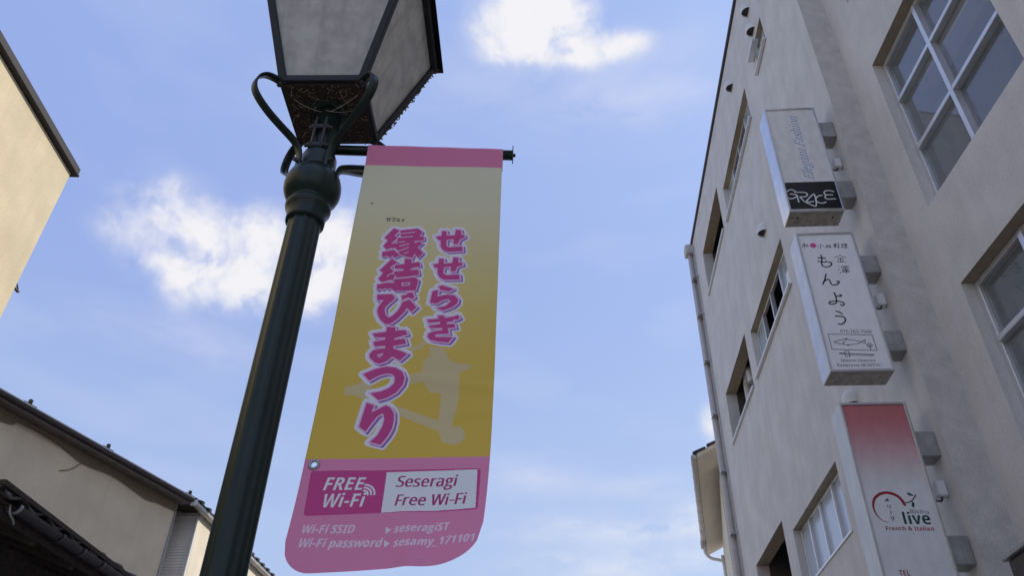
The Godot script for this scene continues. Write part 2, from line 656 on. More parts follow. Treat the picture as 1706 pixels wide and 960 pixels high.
func materials() -> void:
	var wall := grain_picture(512, 3, 0.006, 0.12, 0.08, 0.06, 0.15, 0.06)
	var rough := grain_picture(512, 8, 0.012, 0.2, 0.10, 0.16, 0.25)
	var grime := grain_picture(512, 14, 0.012, 0.08, 0.28, 0.16, 0.25, 0.12)
	var film := grain_picture(512, 19, 0.008, 0.03, 0.20, 0.08, 0.0, 0.16)
	grained("white_stucco", Color(0.75, 0.725, 0.70), 0.9, wall, 2.4, 0.25)
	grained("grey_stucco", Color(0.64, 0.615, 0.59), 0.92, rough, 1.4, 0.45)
	grained("cream_stucco", Color(0.66, 0.58, 0.41), 0.92, wall, 3.0, 0.2)
	grained("brown_head", Color(0.42, 0.345, 0.25), 0.9, rough, 1.2, 0.2)
	grained("pale_paint", Color(0.74, 0.77, 0.76), 0.35, wall, 1.3)
	grained("dull_aluminium", Color(0.66, 0.655, 0.65), 0.36, wall, 0.7, 0.0, 0.8)
	grained("beige_board", Color(0.90, 0.76, 0.55), 0.9, wall, 2.0, 0.15)
	grained("pale_render", Color(0.82, 0.77, 0.66), 0.9, wall, 2.5, 0.1)
	grained("street_stone", Color(0.40, 0.37, 0.33), 0.9, rough, 1.5, 0.3)
	grained("paving", Color(0.44, 0.40, 0.35), 0.9, rough, 1.8, 0.2)
	grained("pale_ground", Color(0.48, 0.43, 0.36), 0.95, rough, 3.0)
	grained("green_paint", Color(0.012, 0.026, 0.019), 0.32, film, 0.7)
	M.green_paint.metallic_specular = 0.42
	grained("dark_frame", Color(0.017, 0.016, 0.019), 0.62, grime, 0.5)
	grained("dirty_plate", Color(0.06, 0.042, 0.028), 0.95, grime, 0.2, 0.3)
	grained("opal_glass", Color(0.86, 0.84, 0.78), 0.22, film, 0.8)
	M.opal_glass.backlight_enabled = true
	M.opal_glass.backlight = Color(0.95, 0.94, 0.9)
	grained("black_coping", Color(0.018, 0.017, 0.02), 0.7, film, 1.0)
	plain("web", Color(0.36, 0.31, 0.25), 0.9)
	plain("twig", Color(0.16, 0.11, 0.07), 0.95)
	grained("dark_metal", Color(0.05, 0.04, 0.045), 0.5, grime, 0.8)
	grained("purple_metal", Color(0.075, 0.058, 0.062), 0.42, grime, 1.1)
	grained("pale_metal", Color(0.62, 0.62, 0.62), 0.4, wall, 0.8, 0.0, 0.3)
	plain("bright_edge", Color(0.75, 0.75, 0.76), 0.35, 0.5)
	grained("aluminium", Color(0.74, 0.75, 0.77), 0.2, wall, 0.9, 0.0, 0.9)
	grained("window_aluminium", Color(0.80, 0.82, 0.86), 0.28, wall, 0.9, 0.0, 0.45)
	grained("bracket_metal", Color(0.40, 0.395, 0.385), 0.45, film, 1.2, 0.0, 0.4)
	grained("stained_base", Color(0.42, 0.37, 0.31), 0.6, grime, 0.6, 0.0, 0.3)
	grained("plastic_pipe", Color(0.60, 0.57, 0.55), 0.45, wall, 0.6)
	plain("clip_metal", Color(0.4, 0.4, 0.41), 0.4, 0.7)
	grained("roof_tile", Color(0.045, 0.048, 0.056), 0.4, grime, 0.6)
	grained("old_tile", Color(0.10, 0.09, 0.08), 0.6, grime, 0.5)
	grained("old_wood", Color(0.17, 0.10, 0.06), 0.85, grime, 0.4, 0.2)
	grained("dark_wood", Color(0.06, 0.045, 0.035), 0.9, grime, 0.4, 0.2)
	grained("white_siding", Color(0.86, 0.87, 0.88), 0.5, wall, 0.9)
	grained("interior", Color(0.42, 0.40, 0.37), 0.9, wall, 2.0)
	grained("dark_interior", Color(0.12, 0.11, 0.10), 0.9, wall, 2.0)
	grained("brown_board", Color(0.20, 0.17, 0.155), 0.7, film, 0.9)
	plain("net_cord", Color(0.20, 0.155, 0.10), 0.9)
	plain("black_plastic", Color(0.03, 0.03, 0.03), 0.5)
	plain("white_plastic", Color(0.72, 0.72, 0.71), 0.45)
	plain("orange_board", Color(0.40, 0.17, 0.06), 0.7)
	plain("curtain", Color(0.66, 0.69, 0.76), 0.9)
	var g := plain("clear_glass", Color(0.35, 0.38, 0.40, 1.0), 0.03)
	g.transparency = BaseMaterial3D.TRANSPARENCY_ALPHA
	g.albedo_color.a = 0.22
	var fr := plain("frosted_glass", Color(0.52, 0.58, 0.66), 0.16)
	fr.metallic_specular = 0.7
	var g2 := plain("pale_glass", Color(0.40, 0.47, 0.48), 0.08)
	g2.metallic_specular = 0.7
	grained("canopy", Color(0.07, 0.058, 0.05), 0.6, grime, 1.0)

# ------------------------------------------------------------------ the setting

func structure(called: String, st: SurfaceTool, m: Material) -> void:
	var o := obj(called, st, m, self)
	o.set_meta("kind", "structure")

func setting() -> void:
	var st := start()
	quad(st, Vector3(-600, -0.004, -600), Vector3(600, -0.004, -600), Vector3(600, -0.004, 600), Vector3(-600, -0.004, 600), Vector3.UP)
	structure("ground", st, M.pale_ground)
	st = start()
	quad(st, Vector3(-1.9, 0, -60), Vector3(1.7, 0, -60), Vector3(1.7, 0, 40), Vector3(-1.9, 0, 40), Vector3.UP)
	structure("road", st, M.street_stone)
	st = start()
	box(st, Vector3(2.49, 0.04, -10), Vector3(1.58, 0.16, 100), 0.015)
	structure("pavement", st, M.paving)
	st = start()
	box(st, Vector3(-2.65, 0.04, -10), Vector3(1.5, 0.16, 100), 0.015)
	structure("pavement_001", st, M.paving)

# ------------------------------------------------------------------ the white building on the right

func make_window(parent: Node3D, base: Vector3, f: Transform3D, h: Array, cuts: Array, rows: Array, panes: Array, wide := 0.045, proud := 0.05, sill := 0.0) -> void:
	# h: the opening; cuts, rows: where mullions and transoms stand; panes: material name for each pane, row by row, "" for an open one
	var z: float = -h[4]
	var st := start()
	var u0: float = h[0]
	var u1: float = h[2]
	var v0: float = h[1]
	var v1: float = h[3]
	span(st, f, Vector3(u0 + 0.002, v0 + 0.002, z - 0.04), Vector3(u0 + wide, v1 - 0.002, z + proud * 0.5), 0.004)
	span(st, f, Vector3(u1 - wide, v0 + 0.002, z - 0.04), Vector3(u1 - 0.002, v1 - 0.002, z + proud * 0.5), 0.004)
	span(st, f, Vector3(u0 + wide, v0 + 0.002, z - 0.04), Vector3(u1 - wide, v0 + wide, z + proud * 0.5 - 0.002), 0.004)
	span(st, f, Vector3(u0 + wide, v1 - wide, z - 0.04), Vector3(u1 - wide, v1 - 0.002, z + proud * 0.5 - 0.002), 0.004)
	var w := obj("window", st, M.window_aluminium, parent, base)
	for c in cuts:
		st = start()
		span(st, f, Vector3(c - wide * 0.5, v0 + wide, z - 0.035), Vector3(c + wide * 0.5, v1 - wide, z + proud), 0.004)
		obj("mullion", st, M.window_aluminium, w)
	var us := [u0 + wide]
	us.append_array(cuts)
	us.append(u1 - wide)
	for r in rows:
		for i in us.size() - 1:
			st = start()
			span(st, f, Vector3(us[i] + (wide * 0.5 if i > 0 else 0.0), r - wide * 0.5, z - 0.03), Vector3(us[i + 1] - (wide * 0.5 if i < us.size() - 2 else 0.0), r + wide * 0.5, z + proud - 0.004), 0.004)
			obj("transom", st, M.window_aluminium, w)
	var vs := [v0 + wide]
	vs.append_array(rows)
	vs.append(v1 - wide)
	var n := 0
	for j in vs.size() - 1:
		for i in us.size() - 1:
			var called: String = panes[n % panes.size()]
			n += 1
			if called == "":
				continue
			st = start()
			span(st, f, Vector3(us[i], vs[j], z - 0.014 - 0.006 * (i % 2)), Vector3(us[i + 1], vs[j + 1], z - 0.008 - 0.006 * (i % 2)))
			obj("pane", st, M[called], w)
	if sill > 0.0:
		st = start()
		span(st, f, Vector3(u0 - 0.10, v0 - 0.034, 0.003), Vector3(u1 + 0.03, v0 - 0.004, sill), 0.005)
		obj("sill", st, M.bright_edge if sill < 0.05 else M.window_aluminium, w)

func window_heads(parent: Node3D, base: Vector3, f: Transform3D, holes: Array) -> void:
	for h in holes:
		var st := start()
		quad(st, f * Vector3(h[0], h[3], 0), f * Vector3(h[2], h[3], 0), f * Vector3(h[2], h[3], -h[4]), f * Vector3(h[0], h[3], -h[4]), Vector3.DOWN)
		obj("window_head", st, M.brown_head, parent, base)  # heads get a darker, browner colour than the wall

func vent_hood(parent: Node3D, base: Vector3, f: Transform3D, u: float, v: float) -> void:
	var st := start(true)
	var r := 0.095
	var n := 12
	var rows := []
	for j in 7:
		var e := PI / 2.0 * j / 6.0
		var row := []
		for k in n + 1:
			var a := PI * k / n
			row.append(f * Vector3(u + cos(a) * r * cos(e), v + sin(e) * r * 1.25, sin(a) * r * 1.25 * cos(e)))
		rows.append(row)
	var low := []
	for k in n + 1:
		var a := PI * k / n
		low.append(f * Vector3(u + cos(a) * r, v - 0.07 + 0.0 * sin(a), sin(a) * r * 1.15))
	rows.push_front(low)
	var c := f * Vector3(u, v, 0)
	for j in rows.size() - 1:
		for k in n:
			face(st, [rows[j][k], rows[j][k + 1], rows[j + 1][k + 1], rows[j + 1][k]], c)
	var o := obj("vent_hood", st, M.white_plastic, parent, base)
	st = start()
	var ring := []
	for k in n + 1:
		var a := PI * k / n
		ring.append(f * Vector3(u + cos(a) * r * 0.96, v - 0.035, sin(a) * r * 1.1))
	face(st, ring, f * Vector3(u, v + 1.0, 0.05))
	obj("hood_shade", st, M.black_plastic, o)  # dark disc painted in for the shade inside the open hood

func white_building() -> void:
	var base := Vector3(3.0, 0, -10.0)
	var b := thing("apartment_building", "white stuccoed four-storey building with ribbon windows on the right", "building", base)
	var f := Transform3D(Basis(Vector3(0, 0, 1), Vector3.UP, Vector3(-1, 0, 0)), Vector3(3.0, 0, 0))      # u runs towards the viewer
	var ribbon := [[-10.95, 11.25, -8.60, 11.95, 0.11], [-10.95, 8.0, -8.60, 8.78, 0.11], [-10.74, 4.68, -8.55, 5.46, 0.11]]
	var recess := [[-13.42, 11.36, -11.38, 12.43, 0.2], [-13.40, 8.02, -11.33, 9.01, 0.2], [-13.20, 4.55, -11.20, 5.77, 0.2]]
	var small := [-7.81, 11.41, -7.27, 11.93, 0.10]
	var st := start()
	wall_face(st, f, Vector2(-14.5, 0), Vector2(-6.03, 13.45), ribbon + recess + [small], true)
	obj("wall", st, M.white_stucco, b, base)
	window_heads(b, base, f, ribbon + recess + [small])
	# the end of the block where the near wing steps back
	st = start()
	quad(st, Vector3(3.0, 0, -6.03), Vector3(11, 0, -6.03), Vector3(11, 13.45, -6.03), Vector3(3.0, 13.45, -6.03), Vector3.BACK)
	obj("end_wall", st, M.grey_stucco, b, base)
	st = start()
	quad(st, Vector3(3.0, 0, -14.5), Vector3(11, 0, -14.5), Vector3(11, 13.45, -14.5), Vector3(3.0, 13.45, -14.5), Vector3.FORWARD)
	quad(st, Vector3(11, 0, -14.5), Vector3(11, 0, -6.03), Vector3(11, 13.45, -6.03), Vector3(11, 13.45, -14.5), Vector3.RIGHT)
	obj("back_wall", st, M.white_stucco, b, base)
	st = start()
	box(st, Vector3(7.0, 13.42, -10.27), Vector3(7.9, 0.05, 8.3))
	obj("roof", st, M.paving, b, base)
	st = start()
	box(st, Vector3(3.08, 13.49, -10.27), Vector3(0.24, 0.07, 8.54), 0.012)
	obj("coping", st, M.dark_metal, b, base)
	# windows
	for i in 3:
		var h: Array = ribbon[i]
		var L: float = h[2] - h[0]
		var cuts := [h[0] + L * 0.22, h[0] + L * 0.47, h[0] + L * 0.73]
		make_window(b, base, f, h, cuts, [], ["pale_glass", "", "", "pale_glass"] if i < 2 else ["frosted_glass"], 0.035, 0.03, 0.05 if i < 2 else 0.015)
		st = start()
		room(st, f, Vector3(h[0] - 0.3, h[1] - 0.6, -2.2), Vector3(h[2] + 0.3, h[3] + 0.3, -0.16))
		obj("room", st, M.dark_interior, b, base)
	make_window(b, base, f, small, [-7.5], [], ["pale_glass", ""], 0.03, 0.03, 0.05)
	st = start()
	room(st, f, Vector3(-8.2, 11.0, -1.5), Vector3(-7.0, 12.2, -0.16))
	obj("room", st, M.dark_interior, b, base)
	st = start()
	span(st, f, Vector3(-7.93, 11.72, 0.004), Vector3(-7.52, 11.76, 0.10), 0.006)
	obj("sash_stay", st, M.window_aluminium, b, base)
	for i in 3:
		var h: Array = recess[i]
		st = start()
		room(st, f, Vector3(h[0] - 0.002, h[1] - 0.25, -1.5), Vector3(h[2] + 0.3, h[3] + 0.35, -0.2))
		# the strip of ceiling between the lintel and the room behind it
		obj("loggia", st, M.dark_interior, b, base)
		st = start()
		span(st, f, Vector3(h[0] - 0.02, h[1] - 0.036, 0.003), Vector3(h[2] + 0.02, h[1] - 0.004, 0.04), 0.005)
		obj("ledge", st, M.window_aluminium, b, base)
	# things left standing in the two lower loggias
	st = start()
	tube(st, smooth_path([f * Vector3(-13.05, 8.3, -0.34), f * Vector3(-13.05, 8.95, -0.34), f * Vector3(-12.98, 9.07, -0.33), f * Vector3(-12.7, 9.1, -0.31), f * Vector3(-12.55, 9.0, -0.30), f * Vector3(-12.5, 8.75, -0.30)]), 0.075, 12)
	obj("air_duct", st, M.white_plastic, b, base)
	st = start()
	for k in 4:
		span(st, f, Vector3(-12.75 + 0.22 * k, 4.4, -0.62), Vector3(-12.58 + 0.22 * k, 5.45, -0.58), 0.005)
	obj("wooden_screen", st, M.orange_board, b, base)
	for p in [[-7.63, 12.64], [-7.63, 12.14], [-9.18, 12.72], [-9.17, 9.42], [-7.58, 5.71]]:
		vent_hood(b, base, f, p[0], p[1])
	# downpipe at the far corner
	st = start(true)
	tube(st, [Vector3(2.93, 13.2, -14.42), Vector3(2.93, 7.5, -14.36), Vector3(2.93, 0.0, -14.3)], 0.058, 14)
	var pipe := obj("downpipe", st, M.plastic_pipe, b, base)
	st = start()
	box(st, Vector3(2.92, 13.30, -14.42), Vector3(0.2, 0.24, 0.26), 0.02)
	obj("hopper", st, M.plastic_pipe, pipe)
	st = start(true)
	tube(st, [Vector3(2.975, 13.3, -14.20), Vector3(2.975, 0.0, -14.08)], 0.013, 6)
	obj("conduit", st, M.plastic_pipe, pipe)
	for y in [12.4, 11.41, 10.25, 9.02, 7.84, 6.65, 5.4]:
		st = start()
		box(st, Vector3(2.935, y, -14.30), Vector3(0.13, 0.03, 0.24), 0.004)
		obj("pipe_clip", st, M.clip_metal, pipe)
	near_wing(b, base)

func near_wing(b: Node3D, base: Vector3) -> void:
	var a := deg_to_rad(5.0)
	var f := Transform3D(Basis(Vector3(sin(a), 0, cos(a)), Vector3.UP, Vector3(-cos(a), 0, sin(a))), Vector3(3.287, 0, -6.03))
	var holes := [[0.433, 6.59, 2.06, 8.61, 0.13], [0.46, 3.62, 2.06, 5.70, 0.13], [0.433, 9.72, 2.06, 11.7, 0.13]]
	var st := start()
	wall_face(st, f, Vector2(0.0, 0), Vector2(9.0, 12.3), holes, true)
	obj("wing_wall", st, M.white_stucco, b, base)
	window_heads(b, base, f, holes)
	st = start()
	quad(st, f * Vector3(9, 0, 0), f * Vector3(9, 12.3, 0), Vector3(11, 12.3, 2.9), Vector3(11, 0, 2.9), Vector3.BACK)
	quad(st, Vector3(11, 0, 2.9), Vector3(11, 12.3, 2.9), Vector3(11, 12.3, -6.0), Vector3(11, 0, -6.0), Vector3.RIGHT)
	obj("wing_back_wall", st, M.white_stucco, b, base)
	st = start()
	quad(st, f * Vector3(0, 12.29, -0.02), f * Vector3(9, 12.29, -0.02), Vector3(11, 12.29, 2.9), Vector3(11, 12.29, -6.02), Vector3.UP)
	obj("wing_roof", st, M.paving, b, base)
	st = start()
	span(st, f, Vector3(0.01, 12.3, -0.2), Vector3(9.02, 12.37, 0.04), 0.01)
	obj("wing_coping", st, M.dark_metal, b, base)
	var rows := [[7.31, 7.99], [5.115], [10.4, 11.08]]
	for i in 3:
		var h: Array = holes[i]
		make_window(b, base, f, h, [1.18], rows[i], ["clear_glass"], 0.05, 0.05, 0.0)
		st = start()
		room(st, f, Vector3(h[0] - 0.5, h[1] - 0.6, -3.2), Vector3(h[2] + 1.0, h[3] + 0.15, -0.2))
		obj("room", st, M.interior, b, base)
		# curtain box under the ceiling inside
		st = start()
		span(st, f, Vector3(h[0] - 0.2, h[3] - 0.12, -0.75), Vector3(h[2] + 0.6, h[3] + 0.02, -0.55), 0.01)
		obj("ceiling_batten", st, M.white_plastic, b, base)
		st = start()
		span(st, f, Vector3(h[0] - 0.45, h[1] - 0.5, -1.3), Vector3(h[0] + 0.35, h[3] + 0.1, -1.15), 0.01)
		obj("partition", st, M.old_wood, b, base)
	# dark canopy over the shop entrance below
	var cb := Vector3(3.3, 2.9, -4.2)
	var c := thing("entrance_canopy", "dark brown boxed canopy at the lower right edge below the wing window", "canopy", cb)
	st = start()
	box(st, Vector3(3.16, 3.12, -3.9), Vector3(0.52, 0.5, 3.26), 0.01)
	obj("fascia", st, M.canopy, c, cb)
	st = start()
	box(st, Vector3(3.15, 3.385, -3.9), Vector3(0.56, 0.026, 3.30), 0.004)
	obj("flashing", st, M.bracket_metal, c, cb)

# ------------------------------------------------------------------ the house beyond the white building

func far_house() -> void:
	var base := Vector3(3.6, 0, -16.5)
	var h := thing("tiled_house", "small cream house with dark tiled roof beyond the white building", "house", base)
	var a := deg_to_rad(9.3)
	# frame: u along the eave towards the viewer (so the house lies at negative u), v up, w to the street
	var U := Vector3(-sin(a), 0, cos(a))
	var f := Transform3D(Basis(U, Vector3.UP, U.cross(Vector3.UP)), Vector3(2.74, 0, -15.953))
	var st := start()
	# walls: 0.45 m behind the eave, 0.55 m behind the verge
	wall_face(st, Transform3D(f.basis, f * Vector3(0, 0, -0.45)), Vector2(-6.2, 0), Vector2(-1.0, 8.86), [[-3.6, 4.9, -2.0, 6.4, 0.1]])
	quad(st, f * Vector3(-1.0, 0, -0.45), f * Vector3(-1.0, 8.86, -0.45), f * Vector3(-1.0, 8.86, -6.0), f * Vector3(-1.0, 0, -6.0), U)
	face(st, [f * Vector3(-1.0, 8.86, -0.45), f * Vector3(-1.0, 10.3, -3.2), f * Vector3(-1.0, 8.86, -6.0)], f * Vector3(-3.0, 9, -3))
	quad(st, f * Vector3(-6.2, 0, -0.45), f * Vector3(-6.2, 8.86, -0.45), f * Vector3(-6.2, 8.86, -6.0), f * Vector3(-6.2, 0, -6.0), -U)
	quad(st, f * Vector3(-1.0, 0, -6.0), f * Vector3(-1.0, 8.86, -6.0), f * Vector3(-6.2, 8.86, -6.0), f * Vector3(-6.2, 0, -6.0), -f.basis.z)
	obj("wall", st, M.pale_render, h, base)
	make_window(h, base, Transform3D(f.basis, f * Vector3(0, 0, -0.45)), [-3.6, 4.9, -2.0, 6.4, 0.1], [-2.8], [], ["frosted_glass"], 0.04, 0.03, 0.05)
	# roof slabs: pitch 27 degrees
	var p := tan(deg_to_rad(26.0))
	st = start()
	for side in [0, 1]:
		var w0 := -0.02 if side == 0 else -6.38
		var w1 := -3.2
		var y0 := 8.93
		var y1 := y0 + 3.18 * p
		var q := [Vector3(-0.02, y0, w0), Vector3(-6.5, y0, w0), Vector3(-6.5, y1, w1), Vector3(-0.02, y1, w1)]
		var up := Vector3(0, 0.09, 0)
		var c: Vector3 = f * ((q[0] + q[2]) / 2.0 + up / 2.0)
		face(st, [f * q[0], f * q[1], f * q[2], f * q[3]], c)
		face(st, [f * (q[0] + up), f * (q[1] + up), f * (q[2] + up), f * (q[3] + up)], c)
		for k in 4:
			var l := (k + 1) % 4
			face(st, [f * q[k], f * q[l], f * (q[l] + up), f * (q[k] + up)], c)
	var roof := obj("roof", st, M.pale_render, h, base)
	# tiles along the verge and the first rows
	var tile := start()
	box(tile, Vector3.ZERO, Vector3(0.30, 0.045, 0.30), 0.012, Basis())
	tile.generate_normals()
	var tm := tile.commit()
	for i in 22:
		for j in 10:
			var o := MeshInstance3D.new()
			o.name = "roof_tile"
			o.mesh = tm
			o.material_override = M.roof_tile
			var w := -0.02 - 0.31 * j
			var bs := Basis(f.basis.x, f.basis.y, f.basis.z) * Basis(Vector3.RIGHT, deg_to_rad(26.0 - 5.0))
			o.transform = Transform3D(bs, f * Vector3(-0.12 - 0.295 * i, 9.075 + 0.31 * j * p, w - 0.06))
			roof.add_child(o, true)
	# eave: soffit is the slab; gutter with brackets and a swan-necked downpipe
	st = start(true)
	tube(st, [f * Vector3(0.0, 8.93, 0.05), f * Vector3(-5.42, 8.93, 0.05)], 0.062, 12)
	var g := obj("gutter", st, M.plastic_pipe, h, base)
	for i in 8:
		st = start()
		tube(st, [f * Vector3(-0.35 - 0.68 * i, 8.93, 0.05), f * Vector3(-0.385 - 0.68 * i, 8.93, 0.05)], 0.069, 12)
		obj("gutter_bracket", st, M.clip_metal, g)
	st = start()
	box(st, f * Vector3(-5.35, 8.86, 0.05), Vector3(0.16, 0.2, 0.16), 0.02, f.basis)
	obj("outlet", st, M.plastic_pipe, g)
	st = start(true)
	tube(st, smooth_path([f * Vector3(-5.35, 8.8, 0.05), f * Vector3(-5.35, 8.62, 0.02), f * Vector3(-5.4, 8.5, -0.12), f * Vector3(-5.4, 8.42, -0.36), f * Vector3(-5.4, 8.2, -0.40), f * Vector3(-5.4, 4.0, -0.40), f * Vector3(-5.4, 0.0, -0.40)], 4), 0.04, 10)
	obj("downpipe", st, M.white_plastic, h, base)

# ------------------------------------------------------------------ left: the tall cream building

func tall_cream_building() -> void:
	var base := Vector3(-8.15, 0, -9.05)
	var b := thing("tall_building", "sunlit cream wall with dark roof coping at the upper left", "building", base)
	var a := deg_to_rad(5.0)
	var U := Vector3(-sin(a), 0, -cos(a))      # away from the viewer; the wall looks to the street
	var f := Transform3D(Basis(U, Vector3.UP, U.cross(Vector3.UP)), base)
	var st := start()
	wall_face(st, f, Vector2(-16, 0), Vector2(0, 10.98), [[-9.0, 3.2, -7.0, 5.0, 0.1], [-13.5, 3.2, -11.5, 5.0, 0.1], [-13.5, 7.0, -11.5, 8.8, 0.1]])
	quad(st, f * Vector3(0, 0, 0), f * Vector3(0, 10.98, 0), f * Vector3(0, 10.98, -7), f * Vector3(0, 0, -7), U)
	quad(st, f * Vector3(-16, 0, 0), f * Vector3(-16, 10.98, 0), f * Vector3(-16, 10.98, -7), f * Vector3(-16, 0, -7), -U)
	quad(st, f * Vector3(0, 0, -7), f * Vector3(0, 10.98, -7), f * Vector3(-16, 10.98, -7), f * Vector3(-16, 0, -7), -f.basis.z)
	obj("wall", st, M.cream_stucco, b, base)
	for h in [[-9.0, 3.2, -7.0, 5.0, 0.1], [-13.5, 3.2, -11.5, 5.0, 0.1], [-13.5, 7.0, -11.5, 8.8, 0.1]]:
		make_window(b, base, f, h, [(h[0] + h[2]) / 2.0], [], ["pale_glass"], 0.05, 0.03, 0.05)
	st = start()
	span(st, f, Vector3(-16.1, 10.985, -7.1), Vector3(0.10, 11.03, 0.10), 0.01)
	span(st, f, Vector3(-16.12, 11.034, -7.12), Vector3(0.12, 11.19, 0.06), 0.015)
	obj("coping", st, M.black_coping, b, base)
	st = start()
	span(st, f, Vector3(0.004, 8.62, -0.06), Vector3(0.16, 8.64, -0.02))
	span(st, f, Vector3(0.004, 8.74, -0.06), Vector3(0.02, 8.64, -0.02))
	tube(st, [f * Vector3(0.01, 8.74, -0.04), f * Vector3(0.15, 8.64, -0.04)], 0.012, 6)
	obj("wall_bracket", st, M.dark_metal, b, base)
	# hairline crack near the coping
	st = start()
	tube(st, [f * Vector3(-2.35, 10.9, 0.001), f * Vector3(-2.42, 10.7, 0.001), f * Vector3(-2.5, 10.55, 0.001)], 0.004, 4)
	obj("joint", st, M.paving, b, base)

# ------------------------------------------------------------------ left: the beige house with the net under its eave

func beige_house() -> void:
	var base := Vector3(-5.9, 0, -10.0)
	var h := thing("beige_house", "beige house with brown gutter and sagging net under its eave", "house", base)
	var U := Vector3(0.292, 0, -0.9564).normalized()
	var f := Transform3D(Basis(U, Vector3.UP, U.cross(Vector3.UP)), Vector3(-6.41, 0, -7.56))     # u along the eave, w to the street, the gutter's front at w = 0
	var st := start()
	var E := f * Vector3(3.32, 0, -0.2)
	quad(st, f * Vector3(-1.2, 0, -0.2), f * Vector3(3.32, 0, -0.2), f * Vector3(3.32, 6.0, -0.2), f * Vector3(-1.2, 6.0, -0.2), f.basis.z)
	quad(st, f * Vector3(-1.2, 0, -0.2), f * Vector3(-1.2, 6.0, -0.2), f * Vector3(-1.2, 6.0, -1.2), f * Vector3(-1.2, 0, -1.2), -U)
	obj("wall", st, M.beige_board, h, base)
	# corner bead
	st = start()
	box(st, Vector3(E.x + 0.004, 3.0, E.z + 0.004), Vector3(0.02, 5.96, 0.02), 0.003)
	obj("corner_bead", st, M.bracket_metal, h, base)
	# gutter and fascia
	st = start()
	span(st, f, Vector3(-1.3, 5.922, -0.19), Vector3(3.40, 5.956, -0.052), 0.005)
	obj("fascia", st, M.brown_board, h, base)
	st = start()
	var prof := [Vector2(0.0, 6.0), Vector2(0.004, 5.995), Vector2(0.0, 5.972), Vector2(-0.010, 5.961), Vector2(-0.04, 5.957), Vector2(-0.09, 5.962), Vector2(-0.09, 6.0)]
	for k in prof.size() - 1:
		quad(st, f * Vector3(-1.3, prof[k].y, prof[k].x), f * Vector3(3.5, prof[k].y, prof[k].x), f * Vector3(3.5, prof[k + 1].y, prof[k + 1].x), f * Vector3(-1.3, prof[k + 1].y, prof[k + 1].x), f * Vector3(0, (prof[k].y + prof[k + 1].y) / 2.0, (prof[k].x + prof[k + 1].x) / 2.0) - f * Vector3(0, 5.98, -0.045))
	obj("gutter", st, M.purple_metal, h, base)
	st = start()
	span(st, f, Vector3(-1.35, 6.003, -0.10), Vector3(3.46, 6.020, 0.006), 0.003)
	obj("drip_edge", st, M.white_plastic, h, base)  # white colour stands in for sunlight on the metal roof edge
	# roof rising away from the street
	st = start()
	var q := [f * Vector3(-1.35, 6.03, -0.02), f * Vector3(3.46, 6.03, -0.02), f * Vector3(3.0, 7.3, -4.2), f * Vector3(-1.35, 7.3, -4.2)]
	face(st, q, f * Vector3(1, 0, -2))
	obj("roof", st, M.roof_tile, h, base)
	for u in [0.467, 1.732, 3.36]:
		st = start()
		span(st, f, Vector3(u - 0.03, 6.031, -0.07), Vector3(u + 0.012, 6.105, -0.03), 0.006)
		span(st, f, Vector3(u - 0.07, 6.031, -0.16), Vector3(u + 0.12, 6.072, -0.071), 0.006)
		obj("snow_guard", st, M.dark_metal, h, base)
	# the net
	var sag := [Vector2(-1.2, 5.80), Vector2(0.29, 5.78), Vector2(0.53, 5.855), Vector2(1.10, 5.85), Vector2(1.55, 5.784), Vector2(2.09, 5.82), Vector2(2.69, 5.76), Vector2(2.94, 5.785), Vector2(3.31, 5.80)]
	var edge := []
	for i in sag.size() - 1:
		for k in 12:
			edge.append(sag[i].cubic_interpolate(sag[i + 1], sag[maxi(i - 1, 0)], sag[mini(i + 2, sag.size() - 1)], k / 12.0))
	edge.append(sag[-1])
	st = start()
	var i0 := 0
	var u := -1.2
	while u < 3.31:
		while i0 < edge.size() - 2 and edge[i0 + 1].x < u:
			i0 += 1
		var t: float = (u - edge[i0].x) / maxf(1e-4, edge[i0 + 1].x - edge[i0].x)
		var y: float = lerpf(edge[i0].y, edge[i0 + 1].y, t)
		span(st, f, Vector3(u - 0.0045, y, -0.188), Vector3(u + 0.0045, 5.95, -0.182))
		u += 0.0215
	for k in 6:
		var lv := 5.82 + 0.02 * k
		span(st, f, Vector3(-1.2, lv - 0.0012, -0.190), Vector3(3.31, lv + 0.0012, -0.1885))
	var net := obj("net", st, M.net_cord, h, base)
	net.set_meta("kind", "stuff")
	var rope := []
	for e in edge:
		rope.append(f * Vector3(e.x, e.y, -0.185))
	st = start(true)
	tube(st, rope, 0.0065, 6)
	obj("net_rope", st, M.net_cord, h, base)
	st = start(true)
	tube(st, smooth_path([f * Vector3(1.53, 5.78, -0.184), f * Vector3(1.47, 5.70, -0.19), f * Vector3(1.38, 5.62, -0.192), f * Vector3(1.27, 5.57, -0.192)]), 0.005, 6)
	obj("loose_cord", st, M.net_cord, h, base)
	# the return clad in white boards, set back behind the corner, then the long side along the street
	var z := -11.3
	var x0 := -5.885
	var x1 := -5.49
	st = start()
	quad(st, Vector3(E.x, 0, E.z), Vector3(E.x, 6.0, E.z), Vector3(x0, 6.0, z), Vector3(x0, 0, z), Vector3(0.9, 0, -0.4))
	obj("return_wall", st, M.beige_board, h, base)
	st = start()
	var y2 := 0.0
	while y2 < 5.84:
		face(st, [Vector3(x0 + 0.03, y2, z + 0.012), Vector3(x1 - 0.03, y2, z + 0.012), Vector3(x1 - 0.03, y2 + 0.042, z), Vector3(x0 + 0.03, y2 + 0.042, z)], Vector3(-5.7, y2, z - 1.0))
		face(st, [Vector3(x0 + 0.03, y2 + 0.042, z), Vector3(x1 - 0.03, y2 + 0.042, z), Vector3(x1 - 0.03, y2 + 0.042, z + 0.012), Vector3(x0 + 0.03, y2 + 0.042, z + 0.012)], Vector3(-5.7, y2 + 1.0, z))
		y2 += 0.042
